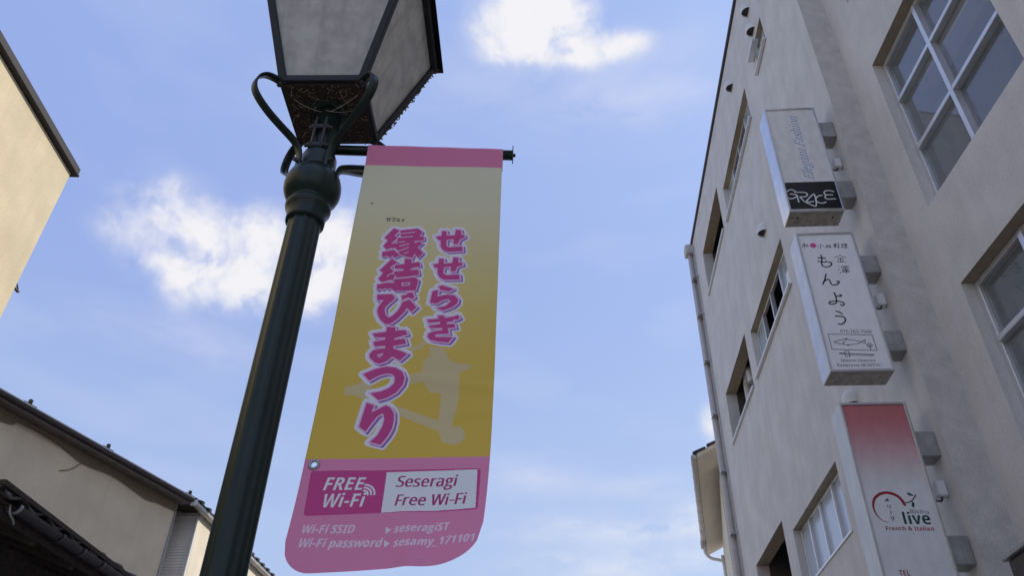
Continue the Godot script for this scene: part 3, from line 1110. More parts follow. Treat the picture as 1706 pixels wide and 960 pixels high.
	quad(st, Vector3(x0, y2, z - 0.004), Vector3(x1, y2, z - 0.004), Vector3(x1, 6.0, z - 0.004), Vector3(x0, 6.0, z - 0.004), Vector3.BACK)
	obj("siding", st, M.white_siding, h, base)
	for x in [x0 + 0.015, x1 - 0.015]:
		st = start()
		box(st, Vector3(x, 2.95, z + 0.008), Vector3(0.03, 5.86, 0.05), 0.005)
		obj("trim", st, M.white_siding, h, base)
	st = start()
	box(st, Vector3((x0 + x1) / 2.0, 5.90, z + 0.01), Vector3(x1 - x0 - 0.004, 0.03, 0.05), 0.005)
	obj("trim", st, M.white_siding, h, base)
	var g := Transform3D(Basis(Vector3(0, 0, -1), Vector3.UP, Vector3(1, 0, 0)), Vector3(x1, 0, z))
	st = start()
	wall_face(st, g, Vector2(0.0, 0), Vector2(14.0, 6.0), [[1.6, 3.4, 3.2, 4.8, 0.08], [5.6, 3.4, 7.2, 4.8, 0.08]])
	quad(st, g * Vector3(14, 0, 0), g * Vector3(14, 6, 0), g * Vector3(14, 6, -4), g * Vector3(14, 0, -4), Vector3.FORWARD)
	obj("side_wall", st, M.pale_render, h, base)
	for o in [[1.6, 3.4, 3.2, 4.8, 0.08], [5.6, 3.4, 7.2, 4.8, 0.08]]:
		make_window(h, base, g, o, [(o[0] + o[2]) / 2.0], [], ["frosted_glass"], 0.05, 0.03, 0.05)
	# eave along the street: soffit board, gutter, tile noses
	st = start()
	box(st, Vector3(-5.62, 5.985, -18.05), Vector3(0.34, 0.02, 14.4), 0.003)
	obj("eave_board", st, M.dark_wood, h, base)
	st = start()
	box(st, Vector3(-5.415, 5.955, -17.85), Vector3(0.085, 0.08, 13.98), 0.02)
	var gut := obj("side_gutter", st, M.bracket_metal, h, base)
	st = start()
	box(st, Vector3(-5.415, 5.955, -10.847), Vector3(0.10, 0.095, 0.02), 0.006)
	obj("end_cap", st, M.white_plastic, gut)
	var tile := start(true)
	tube(tile, [Vector3(-0.14, 0, 0), Vector3(0.12, 0, 0)], 0.05, 10, true, Vector2(1.0, 0.55))
	box(tile, Vector3(-0.02, -0.01, 0.1), Vector3(0.22, 0.03, 0.14), 0.008)
	tile.generate_normals()
	var tm := tile.commit()
	for i in 48:
		var o := MeshInstance3D.new()
		o.name = "roof_tile"
		o.mesh = tm
		o.material_override = M.roof_tile
		o.transform = Transform3D(Basis(Vector3.BACK, deg_to_rad(-18.0)), Vector3(-5.46, 6.04, -11.0 - 0.285 * i) - base)
		h.add_child(o, true)
	st = start()
	quad(st, Vector3(-5.45, 6.02, -10.85), Vector3(-5.45, 6.02, -24.9), Vector3(-9.4, 7.4, -24.9), Vector3(-9.4, 7.4, -10.85), Vector3.UP)
	quad(st, Vector3(-9.4, 0, -24.9), Vector3(-9.4, 7.4, -24.9), Vector3(-9.4, 7.4, -10.85), Vector3(-9.4, 0, -10.85), Vector3.LEFT)
	obj("side_roof", st, M.roof_tile, h, base)

# ------------------------------------------------------------------ left: the low old house, only its eave in view

func low_tiled_house() -> void:
	var base := Vector3(-4.4, 0, -6.5)
	var h := thing("low_house", "low old house whose dark tiled eave shows at the lower left corner", "house", base)
	var x := -3.4
	var st := start()
	box(st, Vector3(-5.15, 1.85, -6.72), Vector3(1.4, 3.7, 4.5), 0.01)
	obj("wall", st, M.dark_wood, h, base)
	# roof boards
	st = start()
	var s := tan(deg_to_rad(20.0))
	for k in 9:
		var a := 0.18 * k
		span(st, Transform3D(), Vector3(x - 0.02 - a - 0.175, 3.395 + a * s, -9.2), Vector3(x - 0.02 - a, 3.42 + a * s, -4.36), 0.003)
	obj("roof_boards", st, M.dark_wood, h, base)
	for k in 9:
		st = start()
		var z := -4.44 - 0.5 * k
		var bs := Basis(Vector3.BACK, deg_to_rad(-20.0))
		box(st, Vector3(x - 0.72, 3.345 + 0.62 * s, z), Vector3(1.4, 0.07, 0.055), 0.004, bs)
		obj("rafter", st, M.old_wood if k == 0 else M.dark_wood, h, base)  # rafters behind the first coloured darker, for the shade under the roof
	st = start()
	box(st, Vector3(x - 0.05, 3.36, -6.78), Vector3(0.03, 0.07, 4.8), 0.003)
	obj("fascia", st, M.dark_wood, h, base)
	# the barge board rising along the verge
	st = start()
	var bar := [Vector3(x + 0.02, 3.478, -4.33), Vector3(x + 0.02, 3.458, -5.1), Vector3(x + 0.015, 3.437, -6.0), Vector3(x, 3.43, -9.0)]
	strip(st, bar, Vector3(0.02, 0, 0), 0.03)
	obj("edge_board", st, M.dark_wood, h, base)
	# gutter
	st = start(true)
	var rows := []
	for k in 9:
		var a := PI * k / 8.0
		rows.append(Vector2(cos(a) * 0.045, -sin(a) * 0.045))
	for k in 8:
		quad(st, Vector3(x + 0.02 + rows[k].x, 3.40 + rows[k].y, -4.5), Vector3(x + 0.02 + rows[k].x, 3.40 + rows[k].y, -9.0), Vector3(x + 0.02 + rows[k + 1].x, 3.40 + rows[k + 1].y, -9.0), Vector3(x + 0.02 + rows[k + 1].x, 3.40 + rows[k + 1].y, -4.5), Vector3(rows[k].x + rows[k + 1].x, rows[k].y + rows[k + 1].y, 0))
	var g := obj("gutter", st, M.dark_metal, h, base)
	for z in [-4.52, -5.03, -5.31, -5.59, -6.2, -6.9, -7.6]:
		st = start(true)
		var ring := []
		for k in 9:
			var a := PI * k / 8.0
			ring.append(Vector3(x + 0.02 + cos(a) * 0.05, 3.402 - sin(a) * 0.05, z))
		strip(st, ring, Vector3(0, 0, 0.012), 0.006)
		obj("gutter_bracket", st, M.bracket_metal if z > -4.6 else M.dark_metal, g)
	st = start(true)
	tube(st, smooth_path([Vector3(x + 0.0, 3.40, -4.50), Vector3(x + 0.02, 3.345, -4.50), Vector3(x + 0.03, 3.32, -4.53), Vector3(x + 0.02, 3.305, -4.57)]), 0.006, 6)
	obj("hook", st, M.bracket_metal, g)
	# tile noses over the gutter
	var tile := start(true)
	var prof := []
	for k in 9:
		prof.append(Vector2(-0.13 + 0.26 * k / 8.0, 0.022 * sin(TAU * k / 8.0)))
	for k in 8:
		var a: Vector2 = prof[k]
		var b: Vector2 = prof[k + 1]
		quad(tile, Vector3(0, a.y, a.x), Vector3(0, b.y, b.x), Vector3(-0.28, b.y + 0.1, b.x), Vector3(-0.28, a.y + 0.1, a.x), Vector3.UP)
		quad(tile, Vector3(0, a.y, a.x), Vector3(0, b.y, b.x), Vector3(0, b.y - 0.022, b.x), Vector3(0, a.y - 0.022, a.x), Vector3.RIGHT)
		quad(tile, Vector3(0, a.y - 0.022, a.x), Vector3(0, b.y - 0.022, b.x), Vector3(-0.28, b.y + 0.08, b.x), Vector3(-0.28, a.y + 0.08, a.x), Vector3.DOWN)
	tile.generate_normals()
	var tm := tile.commit()
	for i in 17:
		for j in 3:
			var o := MeshInstance3D.new()
			o.name = "roof_tile"
			o.mesh = tm
			o.material_override = M.old_tile
			o.transform = Transform3D(Basis(Vector3.RIGHT, rng.randf_range(-0.03, 0.03)), Vector3(x + 0.03 - 0.24 * j, 3.452 + 0.088 * j, -4.5 - 0.262 * i) - base)
			h.add_child(o, true)

# ------------------------------------------------------------------ the three lit-box signs

func sign_box(called: String, label: String, y0: float, y1: float, casing: Material, paper: Image, brackets: Array, box_y: float) -> void:
	var base := Vector3(2.56, y0, -6.25)
	var s := thing(called, label, "shop sign", base, "projecting shop signs on the white building")
	var x0 := 2.29
	var x1 := 2.838
	var zf := -6.13
	var st := start()
	box(st, Vector3((x0 + x1) / 2.0, (y0 + y1) / 2.0, zf - 0.131), Vector3(x1 - x0, y1 - y0, 0.24), 0.006)
	obj("casing", st, casing, s, base)
	# frame round the face
	var w := 0.022
	for q in [[x0, y0, x0 + w, y1], [x1 - w, y0, x1, y1], [x0 + w, y0, x1 - w, y0 + w], [x0 + w, y1 - w, x1 - w, y1]]:
		st = start()
		span(st, Transform3D(), Vector3(q[0], q[1], zf - 0.0105), Vector3(q[2], q[3], zf + 0.008), 0.003)
		obj("face_frame", st, M.dull_aluminium if casing == M.pale_paint else casing, s, base)
	# the printed face
	st = start()
	var a := Vector3(x0 + w, y0 + w, zf - 0.004)
	var b := Vector3(x1 - w, y1 - w, zf - 0.004)
	var W := paper.get_width() / 800.0
	var H := paper.get_height() / 800.0
	var p := [Vector3(a.x, a.y, a.z), Vector3(b.x, a.y, a.z), Vector3(b.x, b.y, a.z), Vector3(a.x, a.y, a.z), Vector3(b.x, b.y, a.z), Vector3(a.x, b.y, a.z)]
	for i in [0, 2, 1, 3, 5, 4]:
		st.set_uv(Vector2((p[i].x - x0) / W, (y1 - p[i].y) / H))
		st.add_vertex(p[i])
	var m := plain("face_" + called, Color.WHITE, 0.28)
	m.albedo_texture = ImageTexture.create_from_image(paper)
	m.texture_repeat = false
	obj("face_panel", st, m, s, base)
	# underside plate with two drain plugs
	st = start()
	span(st, Transform3D(), Vector3(x0 + 0.012, y0 - 0.006, zf - 0.238), Vector3(x1 - 0.012, y0 - 0.001, zf - 0.014), 0.002)
	var under := obj("base_plate", st, M.stained_base, s, base)
	for x in [x0 + 0.10, x1 - 0.10]:
		st = start(true)
		tube(st, [Vector3(x, y0 - 0.006, zf - 0.10), Vector3(x, y0 - 0.016, zf - 0.10)], 0.011, 8)
		obj("drain_plug", st, M.clip_metal if y0 > 5.0 and y0 < 6.0 else M.dark_metal, under)
	for q in brackets:
		st = start()
		span(st, Transform3D(), Vector3(x1 + 0.001, q[0], zf - 0.21), Vector3(2.998, q[1], zf - 0.015), 0.006)
		obj("mounting_box", st, M.bracket_metal, s, base)
	# cable box and cable on the wall
	st = start()
	box(st, Vector3(2.955, box_y, zf - 0.13), Vector3(0.085, 0.13, 0.09), 0.012)
	var cb := obj("cable_box", st, M.white_plastic, s, base)
	st = start(true)
	tube(st, smooth_path([Vector3(2.95, box_y - 0.06, zf - 0.12), Vector3(2.93, box_y - 0.10, zf - 0.11), Vector3(2.88, box_y - 0.09, zf - 0.11), Vector3(x1, box_y - 0.05, zf - 0.11)]), 0.008, 6)
	obj("cable", st, M.black_plastic, cb)

func blank(w: int, h: int, c: Color) -> Image:
	var img := Image.create(w, h, false, Image.FORMAT_RGB8)
	img.fill(c)
	return img

func soil_print(img: Image, seed: int, depth: float) -> void:       # faint mottling of old acrylic and cloth
	var n := FastNoiseLite.new()
	n.seed = seed
	n.frequency = 0.012
	n.fractal_octaves = 5
	for y in img.get_height():
		for x in img.get_width():
			var c := img.get_pixel(x, y)
			var k := 1.0 - depth * (0.5 + 0.5 * n.get_noise_2d(x, y * 0.5))
			img.set_pixel(x, y, Color(c.r * k, c.g * k, c.b * k))

func shop_signs() -> void:
	var ink := Color(0.06, 0.07, 0.10)
	# top: fashion shop
	var a := blank(438, 1224, Color(0.93, 0.92, 0.90))
	write(a, "Elegant Fashion", font_serif, Vector2(268, 885), Vector2(268, 108), 74.0, 0.55, Color(0.58, 0.66, 0.83))
	a.fill_rect(Rect2i(0, 903, 438, 330), Color(0.035, 0.035, 0.04))
	for s in GRACE_STROKES:
		stroke(a, curve(flat(s)), 11.0, Color(0.90, 0.90, 0.90))
	soil_print(a, 31, 0.10)
	sign_box("fashion_sign", "white box sign with black panel reading GRACE, topmost of three", 7.06, 8.59, M.aluminium, a, [[8.14, 8.365], [7.24, 7.475]], 7.82)
	# middle: restaurant
	var b := blank(438, 1256, Color(0.96, 0.96, 0.955))
	var dot := PackedVector2Array()
	for k in 24:
		dot.append(Vector2(115, 122) + Vector2.from_angle(TAU * k / 24.0) * (24.0 + 2.5 * sin(5.0 * TAU * k / 24.0)))
	fill_poly(b, dot, Color(0.86, 0.32, 0.56))
	for s in MENU_THIN:
		stroke(b, flat(s), 4.6, ink)
	for s in MENU_BOLD:
		stroke(b, curve(flat(s)), 10.5, ink)
	write(b, "076-263-7666", font_sans, Vector2(141, 934), Vector2(359, 943), 27.0, 0.0, ink)
	write(b, "Japanese restaurant", font_serif, Vector2(92, 1173), Vector2(328, 1181), 22.0, 0.0, ink)
	write(b, "Kanazawa MONYOU", font_serif, Vector2(58, 1213), Vector2(360, 1221), 25.0, 0.0, ink)
	soil_print(b, 32, 0.05)
	sign_box("restaurant_sign", "white box sign with black Japanese lettering and a fish drawing", 5.195, 6.765, M.dull_aluminium, b, [[6.275, 6.485], [5.405, 5.62]], 6.02)
	# lowest: bistro
	var c := blank(438, 1290, Color(0.92, 0.92, 0.91))
	for y in 680:       # the print fades from rose to white
		var k := smoothstep(0.0, 1.0, clampf((y - 20.0) / 640.0, 0.0, 1.0))
		c.fill_rect(Rect2i(0, y, 438, 1), Color(0.78, 0.45, 0.46).lerp(Color(0.92, 0.92, 0.91), k))
	var red := Color(0.62, 0.10, 0.16)
	var green := Color(0.09, 0.27, 0.22)
	var heart := curve(flat([246,710,238,686,222,660,193,641,153,632,112,642,77,668,59,701,54,733,59,765,74,796,92,814,119,823]))
	for i in heart.size() - 1:
		var t := float(i) / heart.size()
		stroke(c, PackedVector2Array([heart[i], heart[i + 1]]), lerpf(18.0, 3.0, smoothstep(0.35, 1.0, t)), red)
	stroke(c, curve(flat([257,699,285,692,313,670,329,647])), 7.0, green)
	fill_poly(c, flat([276,634,296,634,318,656,296,654,282,646]), green)
	fill_poly(c, flat([300,688,307,709,294,732,286,721,290,702]), green)
	for s in OLIVE_KANA:
		stroke(c, flat(s), 4.5, ink)
	write(c, "live", font_bold, Vector2(213, 833), Vector2(372, 835), 72.0, 0.0, green)
	write(c, "Bistro", font_sans, Vector2(267, 766), Vector2(375, 771), 25.0, 0.0, ink)
	write(c, "French & Italian", font_bold, Vector2(95, 871), Vector2(376, 875), 24.0, 0.0, red)
	write(c, "TEL", font_bold, Vector2(102, 1141), Vector2(164, 1143), 30.0, 0.0, red)
	soil_print(c, 33, 0.08)
	sign_box("bistro_sign", "box sign with rose top and red heart logo, lowest of three", 3.28, 4.89, M.pale_paint, c, [[4.41, 4.628], [3.545, 3.763]], 4.17)

# ------------------------------------------------------------------ the lamp

func street_lamp() -> void:
	var at := Vector3(-1.038, 0, -2.384)
	var L := thing("street_lamp", "dark green iron street lamp with a square lantern on scroll brackets", "street lamp", at)
	L.rotation.y = deg_to_rad(2.5)
	# post
	var st := start(true)
	lathe(st, [Vector2(0.071, 0.9), Vector2(0.0705, 2.0), Vector2(0.069, 3.0), Vector2(0.0675, 3.735)], 120, 10, 0.0034)
	var post := obj("post", st, M.green_paint, L)
	st = start(true)
	lathe(st, [Vector2(0.0, 0.0), Vector2(0.17, 0.0), Vector2(0.17, 0.10), Vector2(0.15, 0.13), Vector2(0.12, 0.16), Vector2(0.12, 0.70), Vector2(0.13, 0.72), Vector2(0.13, 0.76), Vector2(0.10, 0.80), Vector2(0.085, 0.86), Vector2(0.085, 0.90), Vector2(0.06, 0.905)], 40)
	obj("plinth", st, M.green_paint, L)
	st = start(true)
	var p := [Vector2(0.064, 3.731), Vector2(0.0775, 3.732), Vector2(0.0782, 3.745), Vector2(0.0785, 3.765), Vector2(0.082, 3.785), Vector2(0.0885, 3.797), Vector2(0.0925, 3.806), Vector2(0.0935, 3.815), Vector2(0.0915, 3.824), Vector2(0.086, 3.831), Vector2(0.081, 3.836), Vector2(0.0795, 3.842), Vector2(0.083, 3.850), Vector2(0.096, 3.861), Vector2(0.109, 3.879), Vector2(0.1165, 3.902), Vector2(0.1185, 3.926), Vector2(0.1165, 3.952), Vector2(0.109, 3.978), Vector2(0.097, 4.000), Vector2(0.086, 4.012), Vector2(0.079, 4.018), Vector2(0.077, 4.024), Vector2(0.0768, 4.04), Vector2(0.075, 4.10), Vector2(0.070, 4.115), Vector2(0.058, 4.122), Vector2(0.056, 4.14), Vector2(0.055, 4.42)]
	lathe(st, p, 48)
	obj("capital", st, M.green_paint, L)
	# pole clamp with two rods
	st = start()
	for x in [-0.036, 0.006]:
		box(st, Vector3(x + 0.012, 4.205, 0.068), Vector3(0.012, 0.19, 0.014), 0.003)
	for y in [4.128, 4.24]:
		box(st, Vector3(-0.004, y, 0.060), Vector3(0.075, 0.024, 0.03), 0.004)
	for y in [4.128, 4.24]:
		tube(st, [Vector3(-0.055, y, 0.062), Vector3(0.048, y, 0.062)], 0.009, 8)
	obj("clamp", st, M.dark_metal, L)
	# four scroll brackets
	var prof := [Vector2(0.245, 4.402), Vector2(0.285, 4.402), Vector2(0.325, 4.388), Vector2(0.352, 4.352), Vector2(0.360, 4.31), Vector2(0.350, 4.268), Vector2(0.315, 4.228), Vector2(0.262, 4.19), Vector2(0.205, 4.16), Vector2(0.150, 4.134), Vector2(0.115, 4.11), Vector2(0.096, 4.075), Vector2(0.090, 4.03), Vector2(0.094, 3.99), Vector2(0.102, 3.968)]
	for s in [[-1, 1], [1, 1], [-1, -1], [1, -1]]:
		var d := Vector3(s[0], 0, s[1]).normalized()
		var pts := []
		for q in prof:
			pts.append(d * q.x + Vector3(0, q.y, 0))
		st = start(true)
		strip(st, smooth_path(pts, 4), Vector3(-d.z, 0, d.x) * 0.019, 0.008)
		var br := obj("scroll_bracket", st, M.green_paint, L)
		st = start(true)
		tube(st, [d * 0.258 + Vector3(0, 4.412, 0), d * 0.258 + Vector3(0, 4.376, 0)], 0.011, 8)
		obj("bolt", st, M.dark_metal, br)
		st = start(true)
		tube(st, [d * 0.07 + Vector3(0, 4.03, 0), d * 0.112 + Vector3(0, 4.03, 0)], 0.010, 8)
		obj("bolt", st, M.dark_metal, br)
	# lantern
	var y0 := 4.405
	var y1 := 5.2
	var h0 := 0.183
	var h1 := 0.383
	var c := func(sx: int, sz: int, t: float, inset := 0.0) -> Vector3:
		var hw := lerpf(h0, h1, t) - inset
		return Vector3(sx * hw, lerpf(y0, y1, t), sz * hw)
	for s in [[-1, 1], [1, 1], [1, -1], [-1, -1]]:
		st = start()
		var a: Vector3 = c.call(s[0], s[1], -0.01)
		var b: Vector3 = c.call(s[0], s[1], 1.0)
		var t := (b - a).normalized()
		var x := Vector3(1, 0, 0)
		x = (x - t * x.dot(t)).normalized()
		box(st, (a + b) / 2.0 - Vector3(s[0], 0, s[1]) * 0.012, Vector3(0.034, (b - a).length(), 0.034), 0.004, Basis(x, t, x.cross(t)))
		obj("corner_bar", st, M.dark_frame, L)
	var turn := [[[-1, 1], [1, 1]], [[1, 1], [1, -1]], [[1, -1], [-1, -1]], [[-1, -1], [-1, 1]]]
	for k in turn:
		var n := Vector3(k[0][0] + k[1][0], 0, k[0][1] + k[1][1]).normalized()
		st = start()
		var low: Vector3 = (c.call(k[0][0], k[0][1], 0.02) + c.call(k[1][0], k[1][1], 0.02)) / 2.0
		box(st, low - n * 0.010, Vector3(absf(n.z) * (h0 * 2.0 - 0.03) + absf(n.x) * 0.026, 0.038, absf(n.x) * (h0 * 2.0 - 0.03) + absf(n.z) * 0.026), 0.003)
		obj("bottom_rail", st, M.dark_frame, L)
		st = start()
		var top: Vector3 = (c.call(k[0][0], k[0][1], 1.0) + c.call(k[1][0], k[1][1], 1.0)) / 2.0
		box(st, top - n * 0.006, Vector3(absf(n.z) * (h1 * 2.0 + 0.02) + absf(n.x) * 0.034, 0.05, absf(n.x) * (h1 * 2.0 - 0.05) + absf(n.z) * 0.034), 0.004)
		obj("top_rail", st, M.dark_frame, L)
		st = start()
		var q := [c.call(k[0][0], k[0][1], 0.03, 0.016), c.call(k[1][0], k[1][1], 0.03, 0.016), c.call(k[1][0], k[1][1], 0.985, 0.016), c.call(k[0][0], k[0][1], 0.985, 0.016)]
		face(st, q, Vector3(0, 4.8, 0))
		obj("pane", st, M.opal_glass, L)
	# underside
	st = start()
	for s in [-1, 1]:
		box(st, Vector3(s * 0.115, y0 - 0.006, 0), Vector3(0.12, 0.008, 0.34), 0.002)
		box(st, Vector3(0, y0 - 0.006, s * 0.115), Vector3(0.108, 0.008, 0.11), 0.002)
	obj("base_plate", st, M.dirty_plate, L)
	st = start(true)
	lathe(st, [Vector2(0.054, y0 - 0.020), Vector2(0.092, y0 - 0.018), Vector2(0.092, y0 - 0.011), Vector2(0.054, y0 - 0.011)], 32)
	obj("collar", st, M.green_paint, L)
	# roof of the lantern, out of the photograph above
	st = start()
	for k in turn:
		var a: Vector3 = c.call(k[0][0], k[0][1], 1.03, -0.035)
		var b: Vector3 = c.call(k[1][0], k[1][1], 1.03, -0.035)
		face(st, [a, b, Vector3(k[1][0] * 0.09, 5.48, k[1][1] * 0.09), Vector3(k[0][0] * 0.09, 5.48, k[0][1] * 0.09)], Vector3(0, 5.1, 0))
		face(st, [Vector3(k[0][0] * 0.09, 5.48, k[0][1] * 0.09), Vector3(k[1][0] * 0.09, 5.48, k[1][1] * 0.09), Vector3(0, 5.56, 0)], Vector3(0, 5.1, 0))
	obj("lantern_roof", st, M.dark_frame, L)
	st = start(true)
	lathe(st, [Vector2(0.03, 5.53), Vector2(0.045, 5.58), Vector2(0.03, 5.63), Vector2(0.012, 5.66), Vector2(0.0, 5.74)], 20)
	obj("finial", st, M.dark_frame, L)
	# litter and webs caught under the lantern
	st = start()
	for i in 260:
		var x := rng.randf_range(-0.17, 0.17)
		var z := rng.randf_range(-0.17, 0.17)
		if Vector2(x, z).length() < 0.062:
			continue
		var a := Vector3(x, y0 - 0.012 - rng.randf() * 0.008, z)
		var d := Vector3(rng.randf_range(-1, 1), rng.randf_range(-0.7, 0.1), rng.randf_range(-1, 1)).normalized() * rng.randf_range(0.004, 0.016)
		box(st, a, Vector3(d.length(), rng.randf_range(0.0015, 0.005), rng.randf_range(0.0015, 0.005)), 0.0, Basis(Quaternion(Vector3.RIGHT, d.normalized())))
	for i in 120:      # crumbs along the far right bar
		var t := rng.randf_range(0.0, 1.0)
		var a: Vector3 = c.call(1, -1, t) + Vector3(rng.randf_range(-0.004, 0.012), rng.randf_range(-0.006, 0.006), rng.randf_range(-0.012, 0.012))
		box(st, a, Vector3(rng.randf_range(0.004, 0.018), 0.004, 0.005), 0.0, Basis(Vector3(rng.randf(), rng.randf(), rng.randf()).normalized(), rng.randf_range(0, TAU)))
	var litter := obj("nest_litter", st, M.twig, L)
	litter.set_meta("kind", "stuff")
	st = start()
	for i in 60:
		var left := rng.randf() < 0.6
		var a := Vector3(rng.randf_range(-0.17, -0.03) if left else rng.randf_range(-0.02, 0.17), y0 - 0.016, rng.randf_range(-0.1, 0.17))
		var b := a + Vector3(rng.randf_range(-0.03, 0.03), rng.randf_range(-0.02, 0.004), rng.randf_range(-0.03, 0.03))
		tube(st, [a, (a + b) / 2.0 + Vector3(0, -0.006, 0), b], rng.randf_range(0.0005, 0.0012), 4, false)
	for q in [[Vector3(-0.14, y0 - 0.02, 0.10), Vector3(-0.02, y0 - 0.05, 0.05)], [Vector3(0.02, y0 - 0.06, 0.06), Vector3(0.15, y0 - 0.02, 0.12)], [Vector3(0.0, y0 - 0.05, 0.06), Vector3(0.11, y0 - 0.02, 0.03)]]:
		tube(st, smooth_path([q[0], (q[0] + q[1]) / 2.0 + Vector3(0, -0.012, 0), q[1]]), 0.0018, 4, false)
	var web := obj("cobweb", st, M.web, L)
	web.set_meta("kind", "stuff")
	# arm for the banner
	var turned := Basis(Vector3.UP, deg_to_rad(2.6))
	st = start(true)
	tube(st, [turned * Vector3(0.03, 4.166, 0), turned * Vector3(0.835, 4.166, 0)], 0.0225, 16)
	var arm := obj("banner_arm", st, M.green_paint, L)
	st = start(true)
	tube(st, [turned * Vector3(0.835, 4.168, 0), turned * Vector3(0.839, 4.168, 0)], 0.030, 16, true, Vector2(0.6, 1.0))
	tube(st, [turned * Vector3(0.838, 4.225, 0.0), turned * Vector3(0.838, 4.115, 0.0)], 0.0022, 6)
	tube(st, [turned * Vector3(0.839, 4.166, 0.0), turned * Vector3(0.850, 4.166, 0.0)], 0.008, 8)
	obj("end_stop", st, M.dark_metal, arm)
	st = start(true)
	var brace := [turned * Vector3(0.088, 3.95, 0.0), turned * Vector3(0.089, 4.01, 0.0), turned * Vector3(0.096, 4.042, 0.0), turned * Vector3(0.118, 4.055, 0.0), turned * Vector3(0.20, 4.056, 0.0), turned * Vector3(0.40, 4.06, -0.02)]
	strip(st, smooth_path(brace, 4), Vector3(0, 0, 0.018), 0.007)
	obj("brace", st, M.green_paint, L)

# ------------------------------------------------------------------ the banner

const TOP := 4.19
const DROP := 1.885
const SEAM := 146.0 / 2038.0

func cloth(s: float, t: float) -> Vector3:
	var turn := deg_to_rad(4.1 - 4.8 * pow(t * DROP / 1.49, 5.0))
	var r0 := 0.210 - 0.022 * t
	var r := lerpf(r0, 0.795, s)
	var p := Vector3(-1.038 + r * cos(turn), TOP - t * DROP, -2.364 - r * sin(turn))
	var low := smoothstep(0.80, 1.0, t)
	var wave := 0.0035 * t * sin(5.0 * s + 9.0 * t) + 0.0022 * t * sin(21.0 * t + 4.0 * s) + 0.0012 * sin(34.0 * t - 9.0 * s)
	wave += low * (0.010 * exp(-pow((s - 0.66 + 0.55 * (1.0 - t)) / 0.055, 2.0)) - 0.008 * exp(-pow((s - 0.80 + 0.35 * (1.0 - t)) / 0.09, 2.0)))
	wave += 0.004 * exp(-pow((t - 0.60 - 0.05 * s) / 0.012, 2.0)) * smoothstep(0.2, 0.6, s) + 0.003 * exp(-pow((t - 0.735 + 0.04 * s) / 0.014, 2.0)) * smoothstep(0.4, 0.8, s)
	return p + Vector3(0, 0, wave)

func cloth_end(s: float) -> float:       # the rounded lower edge
	var x := s * 640.0
	var y := 2034.0
	if x < 112.0:
		y -= 112.0 - sqrt(maxf(0.0, 112.0 * 112.0 - (112.0 - x) * (112.0 - x)))
	elif x > 480.0:
		y -= 150.0 * (1.0 - pow(maxf(0.0, 1.0 - pow((x - 480.0) / 160.0, 2.5)), 1.0 / 2.5))
	return y / 2038.0

